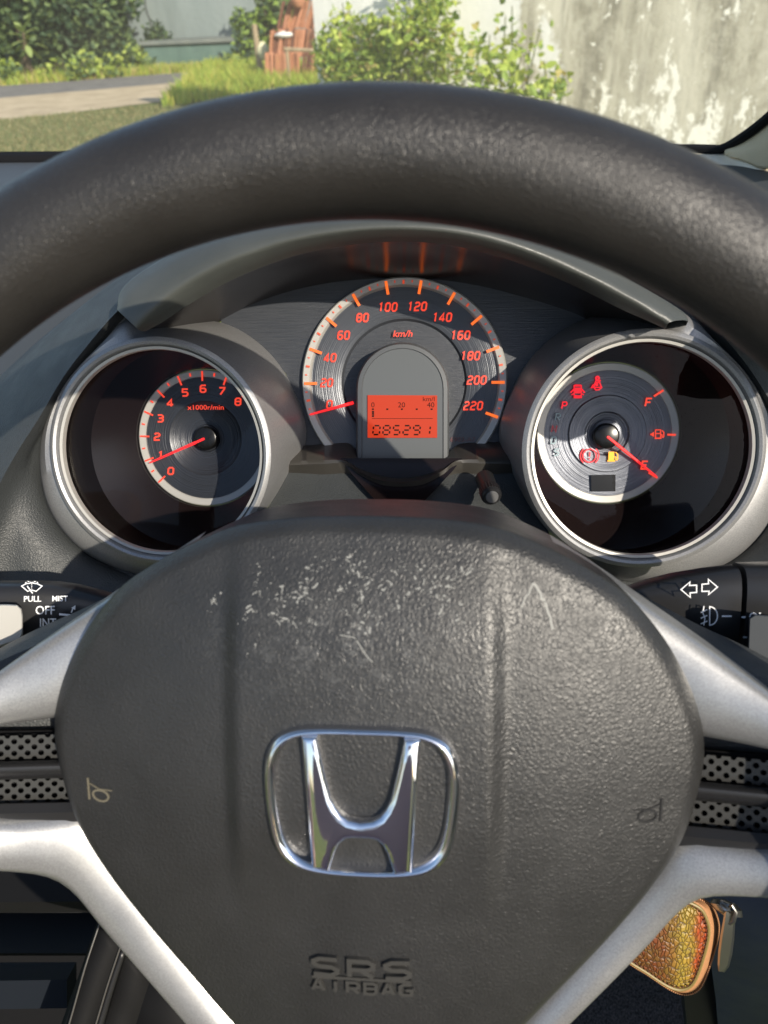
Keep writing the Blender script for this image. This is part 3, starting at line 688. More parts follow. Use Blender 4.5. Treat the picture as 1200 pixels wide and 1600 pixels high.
for j in range(nh_):
    q2, q1, o_, f_, l_, u_ = [c[j] for c in hc]; nb = Vector((0, .25, .97))
    cols_.append(cr([q2, q1, o_], 10) + cr([o_, o_.lerp(f_, .35) + nb * .0022, o_.lerp(f_, .75) + nb * .0022, o_.lerp(f_, .93) + nb * .001, f_, f_.lerp(l_, .5) + Vector((0, -.0006, -.002)), l_ + Vector((0, 0, -.005))], 22)[1:])
b = MB(); b.grid([[cols_[j][i] for j in range(nh_)] for i in range(len(cols_[0]))]); b.build('hood', M['hood'], panel, sharp=80)
lip_b = [(u, v, S + .005) for u, v, S in lip_b]
thru([lip_b, und_m, und_b], 80, 16).build('hood_lining', mat('smoky_lining', (.020, .015, .014), .24), panel)
# shelf under the speedometer
n = 60
sb = [(440, 702, .449), (470, 697, .449), (510, 694, .449), (545, 693, .447), (561, 709, .442), (592, 724, .438), (626, 729, .437), (672, 722, .438), (700, 708, .442), (718, 694, .447), (760, 691, .449), (800, 690, .449), (826, 694, .449)]
sf = [(440, 722, .425), (470, 720, .421), (505, 719, .419), (537, 720, .417), (560, 736, .413), (590, 749, .410), (626, 754, .409), (662, 749, .410), (692, 735, .413), (714, 720, .417), (755, 718, .419), (795, 719, .421), (826, 724, .425)]
sl_ = [(440, 727, .424), (470, 726, .420), (505, 725, .418), (540, 725, .417), (566, 744, .415), (594, 760, .414), (626, 765, .414), (660, 760, .414), (688, 743, .415), (712, 725, .417), (755, 724, .418), (795, 725, .420), (826, 730, .424)]
sd_ = [(440, 740, .428), (470, 740, .426), (505, 742, .424), (545, 745, .424), (572, 765, .422), (598, 785, .42), (626, 788, .42), (656, 785, .42), (682, 764, .422), (708, 745, .424), (755, 742, .424), (795, 740, .426), (826, 744, .428)]
thru([sb, sf, sl_, sd_], 90, None).build('shelf', mat('shelf_plastic', (.045, .042, .037), .30), panel, sharp=50)
b = MB(); b.grid([[at(*p) for p in r] for r in ([(532, 716, .419), (590, 716, .419), (660, 716, .419), (722, 716, .419)], [(545, 735, .417), (592, 745, .417), (660, 745, .417), (708, 735, .417)], [(588, 784, .404), (610, 785, .404), (640, 785, .404), (662, 784, .404)], [(600, 840, .38), (615, 840, .38), (640, 840, .38), (655, 840, .38)])])
b.build('cowl', M['gloss'], panel)
# trip knob
k0, k1 = at(757, 748, .408), at(769, 777, .386); ax = (k1 - k0).normalized()
b = MB(); b.tube([k0, k0 + ax * .014, k0 + ax * .0145, k0 + ax * .0215, k0 + ax * .023], [.0052, .0049, .0054, .0052, .0044], 24); kn = b.build('trip_knob', M['black'], panel)
b = MB()
sx_ = ax.cross(Vector((0, 1, 0))).normalized(); sy_ = ax.cross(sx_)
for k in range(24):
    t = 2 * math.pi * k / 24; d = sx_ * math.cos(t) + sy_ * math.sin(t); b.tube([k0 + ax * .0148 + d * .0053, k0 + ax * .0213 + d * .0052], .00038, 6)
b.build('knob_ridges', M['black'], kn)
b = MB(); b.tube([k0 + ax * .0229, k0 + ax * .0236], [.0034, .0032], 24); b.build('knob_face', mat('worn_knob', (.10, .10, .10), .45), kn)

dash = thing('dashboard', 'dark grained vinyl dashboard around the instrument panel below the windshield', 'dashboard', at(630, 800, .42))
# infill between the gauges below the shelf
b = MB(); b.grid([[at(*p) for p in r] for r in ([(445, 735, .428), (540, 735, .424), (630, 738, .424), (720, 735, .424), (818, 735, .428)], [(436, 765, .420), (540, 765, .416), (630, 765, .415), (720, 765, .416), (830, 768, .420)], [(415, 800, .410), (540, 800, .405), (630, 800, .404), (720, 800, .405), (850, 810, .410)], [(380, 900, .385), (540, 900, .38), (630, 900, .38), (720, 900, .38), (880, 900, .385)], [(330, 1050, .36), (540, 1050, .35), (630, 1050, .35), (720, 1050, .35), (920, 1050, .36)])])
b.build('lower_infill', M['dash'], dash)
# binnacle shoulders left and right of the gauges
far = [(330, 352, .52), (250, 395, .51), (180, 443, .495), (100, 500, .485), (30, 560, .475), (-60, 650, .46), (-130, 760, .45), (-150, 900, .45), (-150, 1010, .45)]
rid = [(330, 380, .43), (250, 430, .415), (186, 484, .402), (140, 536, .397), (100, 588, .392), (60, 655, .387), (28, 705, .383), (0, 756, .38), (-40, 850, .378), (-60, 960, .378)]
val = [(340, 450, .45), (262, 470, .43), (204, 500, .412), (160, 548, .408), (112, 608, .405), (72, 668, .402), (48, 720, .400), (44, 790, .397), (58, 860, .394), (74, 935, .392), (80, 990, .39)]
bas = [(345, 480, .46), (270, 492, .44), (214, 508, .425), (165, 560, .42), (112, 620, .417), (74, 690, .417), (80, 785, .417), (122, 848, .417), (190, 888, .417), (262, 905, .417), (330, 930, .41)]
for side in (0, 1):
    f = (lambda p: p) if side == 0 else mir
    cs = [[f(at(*q)) for q in l] for l in (far, rid, val, bas)]
    n = 90; b = MB(); cc = [cr(c, n) for c in cs]
    edge = [cc[1][j].lerp(cc[0][j], .10) + Vector((0, 0, .0035)) for j in range(n)]
    for part_ in ([cc[0], [cc[0][j].lerp(cc[1][j], .5) + Vector((0, .006, .004)) for j in range(n)], edge], [edge, cc[1]], [cc[1], [cc[1][j].lerp(cc[2][j], .35) + Vector((0, 0, -.006)) for j in range(n)], cc[2], cc[3]]):
        if len(part_) == 2: b.grid(part_); continue
        cols_ = [cr([p[j] for p in part_], 16) for j in range(n)]; b.grid([[cols_[j][i] for j in range(n)] for i in range(16)])
    b.build('gauge_surround', M['dash'], dash, sharp=50)
    # lower fascia below the gauge, behind the stalk
    b = MB(); b.grid([[f(at(*p)) for p in r] for r in ([(-160, 890, .42), (-40, 880, .405), (60, 868, .400), (160, 876, .414), (262, 893, .422), (380, 870, .425)], [(-160, 960, .41), (-40, 945, .398), (60, 935, .394), (160, 930, .404), (262, 930, .41), (380, 930, .41)], [(-160, 1120, .42), (-40, 1120, .41), (60, 1120, .40), (160, 1120, .40), (262, 1120, .40), (380, 1120, .40)], [(-160, 1330, .47), (-40, 1330, .46), (60, 1330, .45), (160, 1330, .44), (262, 1330, .42), (380, 1330, .40)])])
    b.build('lower_fascia', M['dash'], dash)
# top of the dash up to the windshield
b = MB()
wl = [(-700, 252, 1.02), (-250, 249, .95), (0, 247, .88), (300, 245, .84), (600, 243, .82), (900, 240, .80), (1100, 237, .77), (1250, 245, .73), (1500, 260, .70)]
r0 = [at_dist(*q) for q in wl]; r0 = [cab_of_world(p) for p in r0]
r1 = [cab_of_world(at_dist(u, v + 24, Y - .07)) for u, v, Y in wl]
r2 = [cab_of_world(at_dist(u, v + 70, Y - .20)) for u, v, Y in wl]
r3 = [cab_of_world(at_dist(u, v + 190 + (60 if u < 0 or u > 1200 else 0), Y - .36)) for u, v, Y in wl]
r4 = [cab_of_world(at_dist(u, v + (340 if u < 100 or u > 1150 else 200), Y - (.44 if u < 100 or u > 1150 else .37))) for u, v, Y in wl]
loft(b, [r0, r1, r2, r3, r4], 50, 24); b.build('dash_top', mat('dash_top_vinyl', (.045, .05, .055), .55), dash)

# ------------------------------------------------------------------ STALKS
def stalk(name, label, path, f, mat_, n=28):
    """path: (u, v centre, S, half height px, half depth m) along the stalk"""
    root = thing(name, label, 'control stalk', f(at(*path[0][:3])))
    rows = []
    for u, v, S, hv, hd in path:
        c = at(u, v, S); hy = hv / FPX * S; r = []
        for k in range(n):
            t = 2 * math.pi * k / n; ct, st = math.cos(t), math.sin(t); e = .55
            r.append(f(c + Vector((0, hy * math.copysign(abs(st) ** e, st), hd * math.copysign(abs(ct) ** e, ct)))))
        rows.append(r)
    b = MB(); b.grid(rows, cv=True); b.fan(rows[0]); b.fan(rows[-1]); b.build('lever', mat_, root)
    return root
ident = lambda p: p
ws = stalk('wiper_stalk', 'black wiper stalk left of the wheel marked pull, mist, off and int', [(330, 1000, .335, 42, .007), (230, 975, .330, 40, .008), (170, 970, .326, 46, .009), (120, 966, .323, 56, .0095), (90, 964, .321, 59, .0095), (40, 962, .318, 58, .0095), (-60, 962, .312, 57, .0095), (-200, 962, .305, 54, .0095), (-260, 962, .302, 44, .008)], ident, M['stalk'])
sfn = lambda u, v: at(u, v, .3105 + .00005 * (u - 0) )
def pix_fn(S0, slope=0.0, lift=0.0):
    def g(x, y, h):
        p = at(x, -y, S0 + slope * x); p.z += h + lift; return p
    return g
gf = pix_fn(.3058, .00004)
def wiper(b):
    G = lambda zx, zy: (zx / 4, -(860 + zy / 4))
    ribbon(b, [G(137, 222), G(165, 208), G(200, 202), G(235, 208), G(265, 222), G(228, 255), G(200, 247), G(175, 255)], 1.3, .0002, gf, True)
    ribbon(b, [G(172, 222), G(206, 268)], 1.5, .0002, gf)
    for k in range(4): ribbon(b, [G(200, 208 + k * 12), G(200, 213 + k * 12)], 1.2, .0002, gf)
    for s in (-1, 1):
        ribbon(b, [G(200 + s * 2, 204), G(200 + s * 8, 196)], 1.1, .0002, gf); ribbon(b, [G(200 + s * 14, 194), G(200 + s * 26, 194)], 1.1, .0002, gf); ribbon(b, [G(200 + s * 33, 197), G(200 + s * 40, 205)], 1.1, .0002, gf)
pitem(ws, 'washer_symbol', M['white_print'], wiper)
pitem(ws, 'stalk_lettering', M['white_print'], lambda b: (font(b, 'PULL', 51, -936, 12.5, .0002, gf, squash=1.0, heavy=.12), font(b, 'MIST', 94, -935.5, 12, .0002, gf, heavy=.12), font(b, 'OFF', 71, -954, 19, .0002, gf, squash=.92, heavy=.1), font(b, 'INT', 75, -973.5, 19, .0002, gf, squash=.85, heavy=.1), ribbon(b, [(93, -959.5), (113, -961.5)], 3, .0002, gf), ribbon(b, [(112, -957), (114, -951), (117, -948)], 1.8, .0002, gf), b.add([gf(112, -949.5, .0002), gf(118.5, -945.5, .0002), gf(118, -953, .0002)], [(0, 1, 2)])))
# beige flat end piece of the stalk
b = MB(); rr = []
outl = [(-140, 948), (-60, 946), (10, 944), (27, 945), (34, 951), (36, 962), (36, 990), (33, 998), (20, 1004), (-60, 1030), (-140, 1050)]
for dS, k in ((.296, .0), (.2965, 0.), (.298, 0), (.306, 0)):
    sh = {.296: 2.0, .2965: .8, .298: 0, .306: 0}[dS]
    rr.append([at(u - sh, v + (sh if v < 970 else -sh), dS + .00004 * u) for u, v in outl])
b.grid(rr, cv=True); b.fan(rr[0]); b.build('lever_end', mat('lever_end_paint', (.42, .41, .38), .42), ws)

hs = stalk('light_stalk', 'black headlight stalk right of the wheel marked with turn arrows and a fog lamp', [(870, 990, .335, 36, .007), (960, 965, .330, 42, .008), (1010, 956, .327, 50, .009), (1050, 953, .324, 57, .0095), (1100, 951, .321, 63, .0098), (1143, 951, .319, 68, .0098)], ident, M['stalk'])
rows = []; b = MB()
for u, S, hv, hd in [(1149, .319, 66, .0095), (1150, .3185, 71, .0105), (1200, .315, 72, .0108), (1300, .309, 72, .0108), (1306, .3087, 68, .0098)]:
    c = at(u, 951, S); hy = hv / FPX * S
    rows.append([c + Vector((0, hy * math.copysign(abs(math.sin(t)) ** .55, math.sin(t)), hd * math.copysign(abs(math.cos(t)) ** .55, math.cos(t)))) for t in [2 * math.pi * k / 28 for k in range(28)]])
b.grid(rows, cv=True); b.fan(rows[0]); b.fan(rows[-1]); b.build('rotary_end', M['stalk'], hs)
gf = pix_fn(.3078 + .044, -.00004)
Gz = lambda zx, zy: (920 + zx / 4.286, -(860 + zy / 4.286))
def arrow(b, s, cx):
    P = [(-52, 0), (8, -52), (4, -28), (52, -30), (52, 18), (8, 22), (10, 52)]
    if s > 0: P = [(-x, -y) for x, y in P]
    ribbon(b, [Gz(cx + x, 262 + y * 1.0 - (18 if s > 0 else 0)) for x, y in P], 1.7, .0002, gf, True)
pitem(hs, 'turn_arrows', M['white_print'], lambda b: (arrow(b, -1, 668), arrow(b, 1, 808)))
def fog(b):
    ribbon(b, [Gz(812 + 52 * math.sin(t) * (1 if math.sin(t) > 0 else 0) - 4, 438 - 62 * math.cos(t)) for t in [math.pi * k / 10 for k in range(11)]] , 1.7, .0002, gf, True)
    for y in (400, 438, 476): ribbon(b, [Gz(748, y + 16), Gz(792, y - 4)], 1.6, .0002, gf)
    ribbon(b, [Gz(770, 372), Gz(762, 415), Gz(776, 455), Gz(768, 502)], 1.5, .0002, gf); ribbon(b, [Gz(890, 440), Gz(955, 440)], 2.2, .0002, gf)
pitem(hs, 'fog_symbol', M['white_print'], fog)
g2 = pix_fn(.3067 + .0487, -.00004, .0014)
pitem(hs, 'stalk_lettering', M['white_print'], lambda b: (font(b, 'OFF', *Gz(1128, 440), 18, .0002, g2, heavy=.12), ribbon(b, [Gz(1012, 440), Gz(1038, 440)], 2.4, .0002, g2), ribbon(b, [Gz(1022, 574), Gz(1048, 574)], 2.4, .0002, g2)))
b = MB(); rr = []
outl = [(1170, 965), (1178, 960), (1215, 962), (1300, 975), (1300, 1060), (1215, 1045), (1168, 1022)]
for S, sh in ((.2885, 2), (.2895, 0), (.305, 0)): rr.append([at(u + (sh if u < 1200 else 0), v + (sh if v < 1000 else -sh), S) for u, v in outl])
b.grid(rr, cv=True); b.fan(rr[0]); b.build('rotary_pointer', mat('pointer_grey', (.055, .06, .066), .8, spec=.1), hs)

# steering column behind the hub
colm = thing('steering_column', 'black column shroud behind the steering wheel hub', 'steering column', (EX, EY - .02, -.32))
b = MB(); rows = []
for S, rx_, ry_ in ((.262, .050, .045), (.29, .062, .050), (.34, .07, .055), (.42, .08, .06)):
    rows.append([Vector((EX + rx_ * math.copysign(abs(math.cos(t)) ** .7, math.cos(t)), EY - .028 + ry_ * math.copysign(abs(math.sin(t)) ** .7, math.sin(t)), -S)) for t in [2 * math.pi * k / 40 for k in range(40)]])
b.grid(rows, cv=True); b.fan(rows[0]); b.build('shroud', M['black'], colm)
#SECTION_LOW
# ------------------------------------------------------------------ LOWER LEFT AND RIGHT OF THE COLUMN
M['ledge'] = mat('ledge_black', (.009, .009, .0095), .7, spec=.15)
lowl = thing('vent_console', 'black recessed console with ledges below the left spoke', 'console', at(60, 1480, .5))
def slab(mb, quad, t):
    """quad of cabin points made t thick away from the driver"""
    q = [Vector(p) for p in quad]; n = (q[1] - q[0]).cross(q[3] - q[0]).normalized()
    if n.z > 0: n = -n
    mb.add(q + [p + n * t for p in q], [(0, 1, 2, 3), (7, 6, 5, 4), (0, 4, 5, 1), (1, 5, 6, 2), (2, 6, 7, 3), (3, 7, 4, 0)])
b = MB(); slab(b, [at(-250, 1320, .60), at(420, 1320, .60), at(420, 1800, .58), at(-250, 1800, .58)], .01); b.build('recess', M['matte'], lowl)
b = MB(); slab(b, [at(-250, 1355, .46), at(180, 1350, .46), at(160, 1408, .44), at(-250, 1412, .44)], .02); b.build('ledge', M['ledge'], lowl)
b = MB(); slab(b, [at(-250, 1421, .47), at(170, 1421, .47), at(165, 1426, .47), at(-250, 1426, .47)], .03); b.build('ledge', mat('ledge_grey', (.016, .016, .017), .5, spec=.3), lowl)
b = MB(); slab(b, [at(-250, 1489, .53), at(150, 1489, .53), at(145, 1493, .53), at(-250, 1493, .53)], .05); b.build('ledge', M['ledge'], lowl)
b = MB(); slab(b, [at(-250, 1545, .50), at(120, 1545, .50), at(105, 1575, .47), at(-250, 1580, .47)], .02); b.build('ledge', mat('ledge_blue', (.010, .013, .018), .8, spec=.12), lowl)
cons = thing('centre_trim', 'slanted black trim strips beside the console below the left spoke', 'trim', at(200, 1560, .45))
e = [[(152, 1440, .44), (128, 1510, .43), (92, 1610, .42), (60, 1700, .41)], [(156, 1442, .434), (133, 1512, .424), (105, 1610, .414), (72, 1700, .404)], [(188, 1480, .43), (168, 1540, .425), (147, 1610, .42), (118, 1700, .41)], [(191, 1482, .433), (172, 1541, .43), (152, 1610, .425), (124, 1700, .415)], [(235, 1530, .435), (222, 1570, .43), (210, 1610, .43), (185, 1700, .42)], [(330, 1600, .44), (330, 1640, .44), (320, 1680, .44), (300, 1760, .43)]]
def strip(i, j, m):
    b = MB(); b.grid([cr([at(*p) for p in e[i]], 16), cr([at(*p) for p in e[j]], 16)]); solid(b.build('trim_strip', m, cons), .004)
strip(0, 1, M['ledge']); strip(1, 2, M['ledge']); strip(2, 3, M['black']); strip(3, 4, M['ledge']); strip(4, 5, M['ledge'])
b = MB()
for i in (1, 2, 3):
    b.tube(cr([at(u, v, S - .0008) for u, v, S in e[i]], 16), .0006, 8)
b.build('trim_edge', mat('trim_edge_paint', (.07, .066, .06), .4), cons)

knee = thing('knee_panel', 'smooth dark blue vinyl panel at the lower right behind the key pouch', 'panel', at(1160, 1520, .5))
b = MB(); b.grid([[at(*p) for p in r] for r in ([(1080, 1330, .46), (1130, 1330, .455), (1200, 1330, .45), (1400, 1330, .44)], [(1095, 1420, .47), (1140, 1410, .46), (1200, 1405, .45), (1400, 1400, .43)], [(1110, 1500, .50), (1150, 1490, .48), (1200, 1480, .465), (1400, 1470, .45)], [(1118, 1560, .53), (1165, 1560, .515), (1210, 1560, .50), (1400, 1560, .48)], [(1130, 1700, .58), (1170, 1700, .57), (1230, 1700, .56), (1400, 1700, .54)])])
b.build('knee_cover', vinyl('blue_vinyl', (.026, .038, .075), .45, .0016, .00006), knee)
b = MB(); slab(b, [at(1050, 1380, .56), at(1200, 1380, .56), at(1240, 1760, .56), at(1090, 1760, .56)], .01); b.build('side_panel', M['black'], knee)
carpet = thing('floor_carpet', 'dark navy woven carpet low behind the lower right spoke', 'carpet', at(1000, 1580, .75))
m = mat('navy_weave', (.02, .022, .032), .95, spec=.2); n = NT(m); wv = n.noise(900, 2, .6, n.coord((1, .35, 1))); n.bump(wv, .002); n.col(n.mix(n.ramp(wv, [(.4, 0), (.62, 1)]), (.008, .009, .014), (.05, .055, .075)))
b = MB(); slab(b, [at(780, 1440, .80), at(1085, 1440, .80), at(1150, 1760, .72), at(780, 1760, .72)], .02); b.build('carpet_sheet', m, carpet)
b = MB(); b.tube([at(1085, 1500, .74), at(1112, 1570, .72), at(1150, 1680, .70)], .006, 10); b.build('carpet_edge', M['knee'] if 'knee' in M else M['dash'], carpet)

# key pouch hanging behind the lower right spoke
pouch = thing('key_pouch', 'yellow and red snakeskin key pouch with tan zip edge below the right spoke', 'key pouch', at(1060, 1480, .33))
PO = [(1010, 1400), (1060, 1398), (1098, 1412), (1112, 1436), (1114, 1460), (1106, 1495), (1092, 1534), (1080, 1549), (1062, 1553), (1040, 1545), (1005, 1522), (978, 1505), (962, 1488), (962, 1440), (980, 1408)]
m = mat('snakeskin', (.3, .2, .03), .5); n = NT(m)
vv = n.warp(.0028, 240, (1, .62, 1)); ed = n.voro(560, vec=vv); cell = n.n('ShaderNodeTexVoronoi'); cell.inputs['Scale'].default_value = 560; n.link(vv, cell.inputs['Vector'])
sep = n.n('ShaderNodeSeparateXYZ'); n.link(n.coord(), sep.inputs[0])
gx = n.math('MULTIPLY', n.math('ADD', sep.outputs[0], .006), 55.0); gx = n.math('ADD', gx, n.math('MULTIPLY', n.noise(90, 2), .35))
colr = n.ramp(gx, [(.0, (.17, .045, .012)), (.30, (.23, .11, .018)), (.58, (.36, .24, .03)), (.80, (.33, .19, .025)), (.97, (.36, .055, .012))])
sep2 = n.n('ShaderNodeSeparateXYZ'); n.link(cell.outputs['Color'], sep2.inputs[0])
colr = n.mix(n.math('MULTIPLY', sep2.outputs[0], .35), colr, (.12, .13, .02))
n.col(n.mix(n.ramp(ed, [(.0, .9), (.09, 0)]), colr, (.03, .012, .006))); n.bump(n.ramp(ed, [(0, 0), (.2, 1)]), .0004)
M['tan'] = mat('tan_leather', (.42, .20, .085), .6); nn = NT(M['tan']); nn.bump(nn.noise(1800, 2), .0004)
def po(S, k, shift=(0, 0)):
    cxp, cyp = 1038, 1475
    return [at(cxp + (u - cxp) * k + shift[0], cyp + (v - cyp) * k + shift[1], S) for u, v in PO]
def ringof(S, k, shift=(0, 0), n=90): return cr(po(S, k, shift), n, True)
b = MB(); b.grid([ringof(.329, .90), ringof(.3285, .85), ringof(.3265, .6), ringof(.3258, .3)], cv=True); b.fan(ringof(.3258, .3)); b.build('front_leather', m, pouch)
b = MB(); b.tube(ringof(.3285, .905), .00085, 8, closed=True); b.build('edge_piping', mat('olive_piping', (.22, .16, .05), .5), pouch)
b = MB(); b.grid([ringof(.329, .91), ringof(.330, .955, (2, 0)), ringof(.333, .985, (4, -1)), ringof(.338, 1.0, (7, -2)), ringof(.343, .99, (11, -3)), ringof(.346, .93, (13, -3))], cv=True); b.build('zip_band', M['tan'], pouch)
b = MB(); zr = ringof(.336, 1.01, (6, -1), 150)
for i in range(0, 150): b.tube([zr[i] + Vector((0, 0, .0007)), zr[i] - Vector((0, 0, .0012))], .00042, 6)
b.build('zip_teeth', M['tan'], pouch, kind='stuff')
b = MB(); st = ringof(.3276, .865, n=120)
for i in range(0, 120, 2): b.tube([st[i], st[i].lerp(st[i + 1], .8)], .00035, 6)
b.build('stitching', mat('dark_thread', (.10, .03, .015), .8), pouch, kind='stuff')
b = MB(); b.grid([ringof(.346, .93, (13, -3)), ringof(.3475, .6, (13, -3))], cv=True); b.fan(ringof(.3475, .6, (13, -3))); b.build('back_leather', m, pouch)
zs = at(1135, 1420, .334)
M['nickel'] = mat('nickel', (.42, .41, .39), .3, 1.0)
b = MB(); rows = []
for t, hw, hh in ((0, .003, .0035), (.25, .0058, .005), (.6, .006, .0055), (1, .004, .003)):
    c = at(1124, 1405, .334).lerp(at(1146, 1432, .330), t); rows.append([c + Vector((hw * math.cos(a), .6 * hh * math.sin(a), hh * math.sin(a))) for a in [2 * math.pi * k / 16 for k in range(16)]])
b.grid(rows, cv=True); b.fan(rows[0]); b.fan(rows[-1]); b.build('zip_slider', M['nickel'], pouch)
b = MB(); pl = [(1140, 1424, .328, 8), (1139, 1440, .328, 9.5), (1136, 1465, .329, 11), (1133, 1488, .330, 11), (1130, 1508, .331, 9), (1127, 1518, .3315, 5)]
for off in (0,):
    rows = []
    for u, v, S, hw in pl:
        rows.append([at(u - hw, v - hw * .25, S), at(u - hw * .7, v, S - .0012), at(u + hw * .7, v, S - .0012), at(u + hw, v + hw * .25, S), at(u + hw * .7, v, S + .0012), at(u - hw * .7, v, S + .0012)])
    b.grid(rows, cv=True); b.fan(rows[0]); b.fan(rows[-1])
b.build('zip_pull', M['nickel'], pouch, sharp=30)
b = MB(); b.tube([at(1138, 1418, .3285), at(1146, 1414, .326), at(1149, 1424, .3255), at(1146, 1438, .326), at(1140, 1442, .3275)], .0011, 8); b.build('pull_ring', M['nickel'], pouch)

# unseen front seats behind the phone, added for dark reflections in the emblem
def rbox(mb, lo, hi, r, n=6):
    """a cushion: a box with rounded edges and crowned faces"""
    c = [(a + b) / 2 for a, b in zip(lo, hi)]; h = [(b - a) / 2 for a, b in zip(lo, hi)]; rows = []
    for i in range(17):
        ph = -math.pi / 2 + math.pi * i / 16; row = []
        for k in range(32):
            t = 2 * math.pi * k / 32; e = .35; s_ = lambda q: math.copysign(abs(q) ** e, q)
            row.append(Vector((c[0] + h[0] * s_(math.cos(ph)) * s_(math.cos(t)), c[1] + h[1] * s_(math.cos(ph)) * s_(math.sin(t)), c[2] + h[2] * s_(math.sin(ph)))))
        rows.append(row)
    mb.grid(rows, cv=True)
M['seat'] = mat('emblem_reflection_mauve', (.42, .29, .29), .9, spec=.2)  # mauve picked for the pinkish reflection in the chrome emblem
for cx_, lab in ((-.74, 'unseen mauve passenger seat added at the left for the emblem reflections'), (-.02, 'unseen mauve driver seat added for the dark emblem reflections')):
    st_ = thing('unseen_car_seat', lab, 'seat', (cx_, -.6, CAM_H - .95), cabin=False, group='unseen front seats'); z = CAM_H
    b = MB(); rbox(b, (cx_ - .24, -.74, z - .66), (cx_ + .24, -.58, z - .10), .05); b.build('backrest', M['seat'], st_, sharp=80)
    b = MB(); rbox(b, (cx_ - .25, -.66, z - .80), (cx_ + .25, -.12, z - .60), .05); b.build('seat_cushion', M['seat'], st_, sharp=80)
    b = MB(); rbox(b, (cx_ - .115, -.71, z - .05), (cx_ + .115, -.61, z + .12), .04); hd_ = b.build('headrest', M['seat'], st_, sharp=80)
    for q in (-.06, .06):
        b = MB(); b.tube([(cx_ + q, -.66, z - .14), (cx_ + q, -.66, z - .02)], .006, 10); b.build('headrest_post', M['chrome'], st_)

door = thing('unseen_door_trim', 'unseen beige door trim with sill and armrest, added for its reflection', 'door trim', (.46, -.2, CAM_H - .75), cabin=False)  # unseen door, added to be reflected in the hub and emblem
z = CAM_H
b = MB(); rbox(b, (.425, -1.0, z - .85), (.50, .56, z - .135), .02); b.build('door_panel', mat('door_beige', (.40, .36, .28), .7), door, sharp=80)
b = MB(); rbox(b, (.415, -1.0, z - .145), (.505, .56, z - .12), .01); b.build('window_sill', M['dash'], door, sharp=80)
b = MB(); rbox(b, (.36, -.55, z - .42), (.43, .10, z - .36), .02); b.build('armrest', M['dash'], door, sharp=80)

for o in list(COL.objects):          # seats and door are unseen, added only for what the chrome and hub reflect
    if o.type == 'EMPTY' and o.get('category') in ('seat', 'door trim'):
        o['kind'] = 'structure'; del o['label']; del o['category']
        if 'group' in o: del o['group']
# ------------------------------------------------------------------ WINDSHIELD, PILLAR
shield = thing('windshield', 'clear raked windshield with a black edge band above the dashboard', 'windshield', (0, .8, CAM_H - .12), cabin=False)
wb = [at_dist(u, v - 1, Y) for u, v, Y in wl]
wt = [Vector((x, .12, CAM_H + .46)) for x in np.linspace(-1.15, .50, len(wb))]
b = MB(); n = 40; c0, c1 = cr(wb, n), cr(wt, n); rows = [[c0[j].lerp(c1[j], t) + Vector((0, .06 * math.sin(math.pi * t), .06 * math.sin(math.pi * t))) for j in range(n)] for t in np.linspace(0, 1, 12)]
b.grid(rows); b.build('pane', M['windshield'], shield)
b = MB(); fr = [p + Vector((0, -.004, .0)) for p in c0]; b.grid([[p + Vector((0, -.002, .004)) for p in fr], [p + Vector((0, -.010, .001)) for p in fr], [p + Vector((0, -.014, -.004)) for p in fr]]); solid(b.build('edge_band', M['matte'], shield), .003)
pillar = thing('pillar_trim', 'beige pillar trim at the right corner of the windshield', 'pillar trim', at_dist(1190, 240, .68), cabin=False)
seal = [(1060, 233, .765), (1088, 236, .755), (1115, 236, .745), (1135, 230, .735), (1155, 218, .72), (1178, 202, .70), (1200, 184, .68), (1260, 130, .62), (1340, 50, .54), (1450, -80, .43)]
b = MB(); b.tube(cr([at_dist(u, v, Y - .010) for u, v, Y in seal], 60), .0040, 10); b.build('rubber_seal', M['matte'], pillar)
m = mat('beige_fabric', (.68, .57, .38), .8); nn = NT(m); nn.bump(nn.noise(700, 3), .0006)
pil_o = [(1132, 238, .728), (1150, 243, .71), (1175, 253, .69), (1205, 262, .665), (1300, 240, .60), (1400, 160, .52), (1560, 0, .42)]
b = MB(); loft(b, [[at_dist(u + 5, v + 4, Y) for u, v, Y in seal[3:]], [at_dist(u + (8 if i else 0), v + 9, Y - .012) for i, (u, v, Y) in enumerate([(1133, 232, .735), (1160, 226, .71), (1190, 215, .685), (1230, 190, .65), (1310, 130, .58), (1400, 60, .51), (1500, -60, .43)])], [at_dist(*q) for q in pil_o]], 40, 14)
solid(b.build('pillar_cover', m, pillar), .004)
b = MB(); m2 = mat('cream_plastic', (.66, .60, .47), .45)
loft(b, [[at_dist(*q) for q in [(1075, 236, .752), (1105, 239, .74), (1132, 240, .725), (1170, 252, .69), (1210, 265, .66), (1320, 250, .58)]], [at_dist(*q) for q in [(1080, 245, .735), (1110, 252, .715), (1150, 268, .69), (1190, 288, .66), (1230, 306, .62), (1340, 330, .55)]], [at_dist(*q) for q in [(1090, 275, .70), (1120, 300, .67), (1160, 330, .64), (1210, 360, .60), (1260, 400, .56), (1380, 470, .48)]]], 40, 12)
solid(b.build('dash_end_cap', m2, pillar), .003)
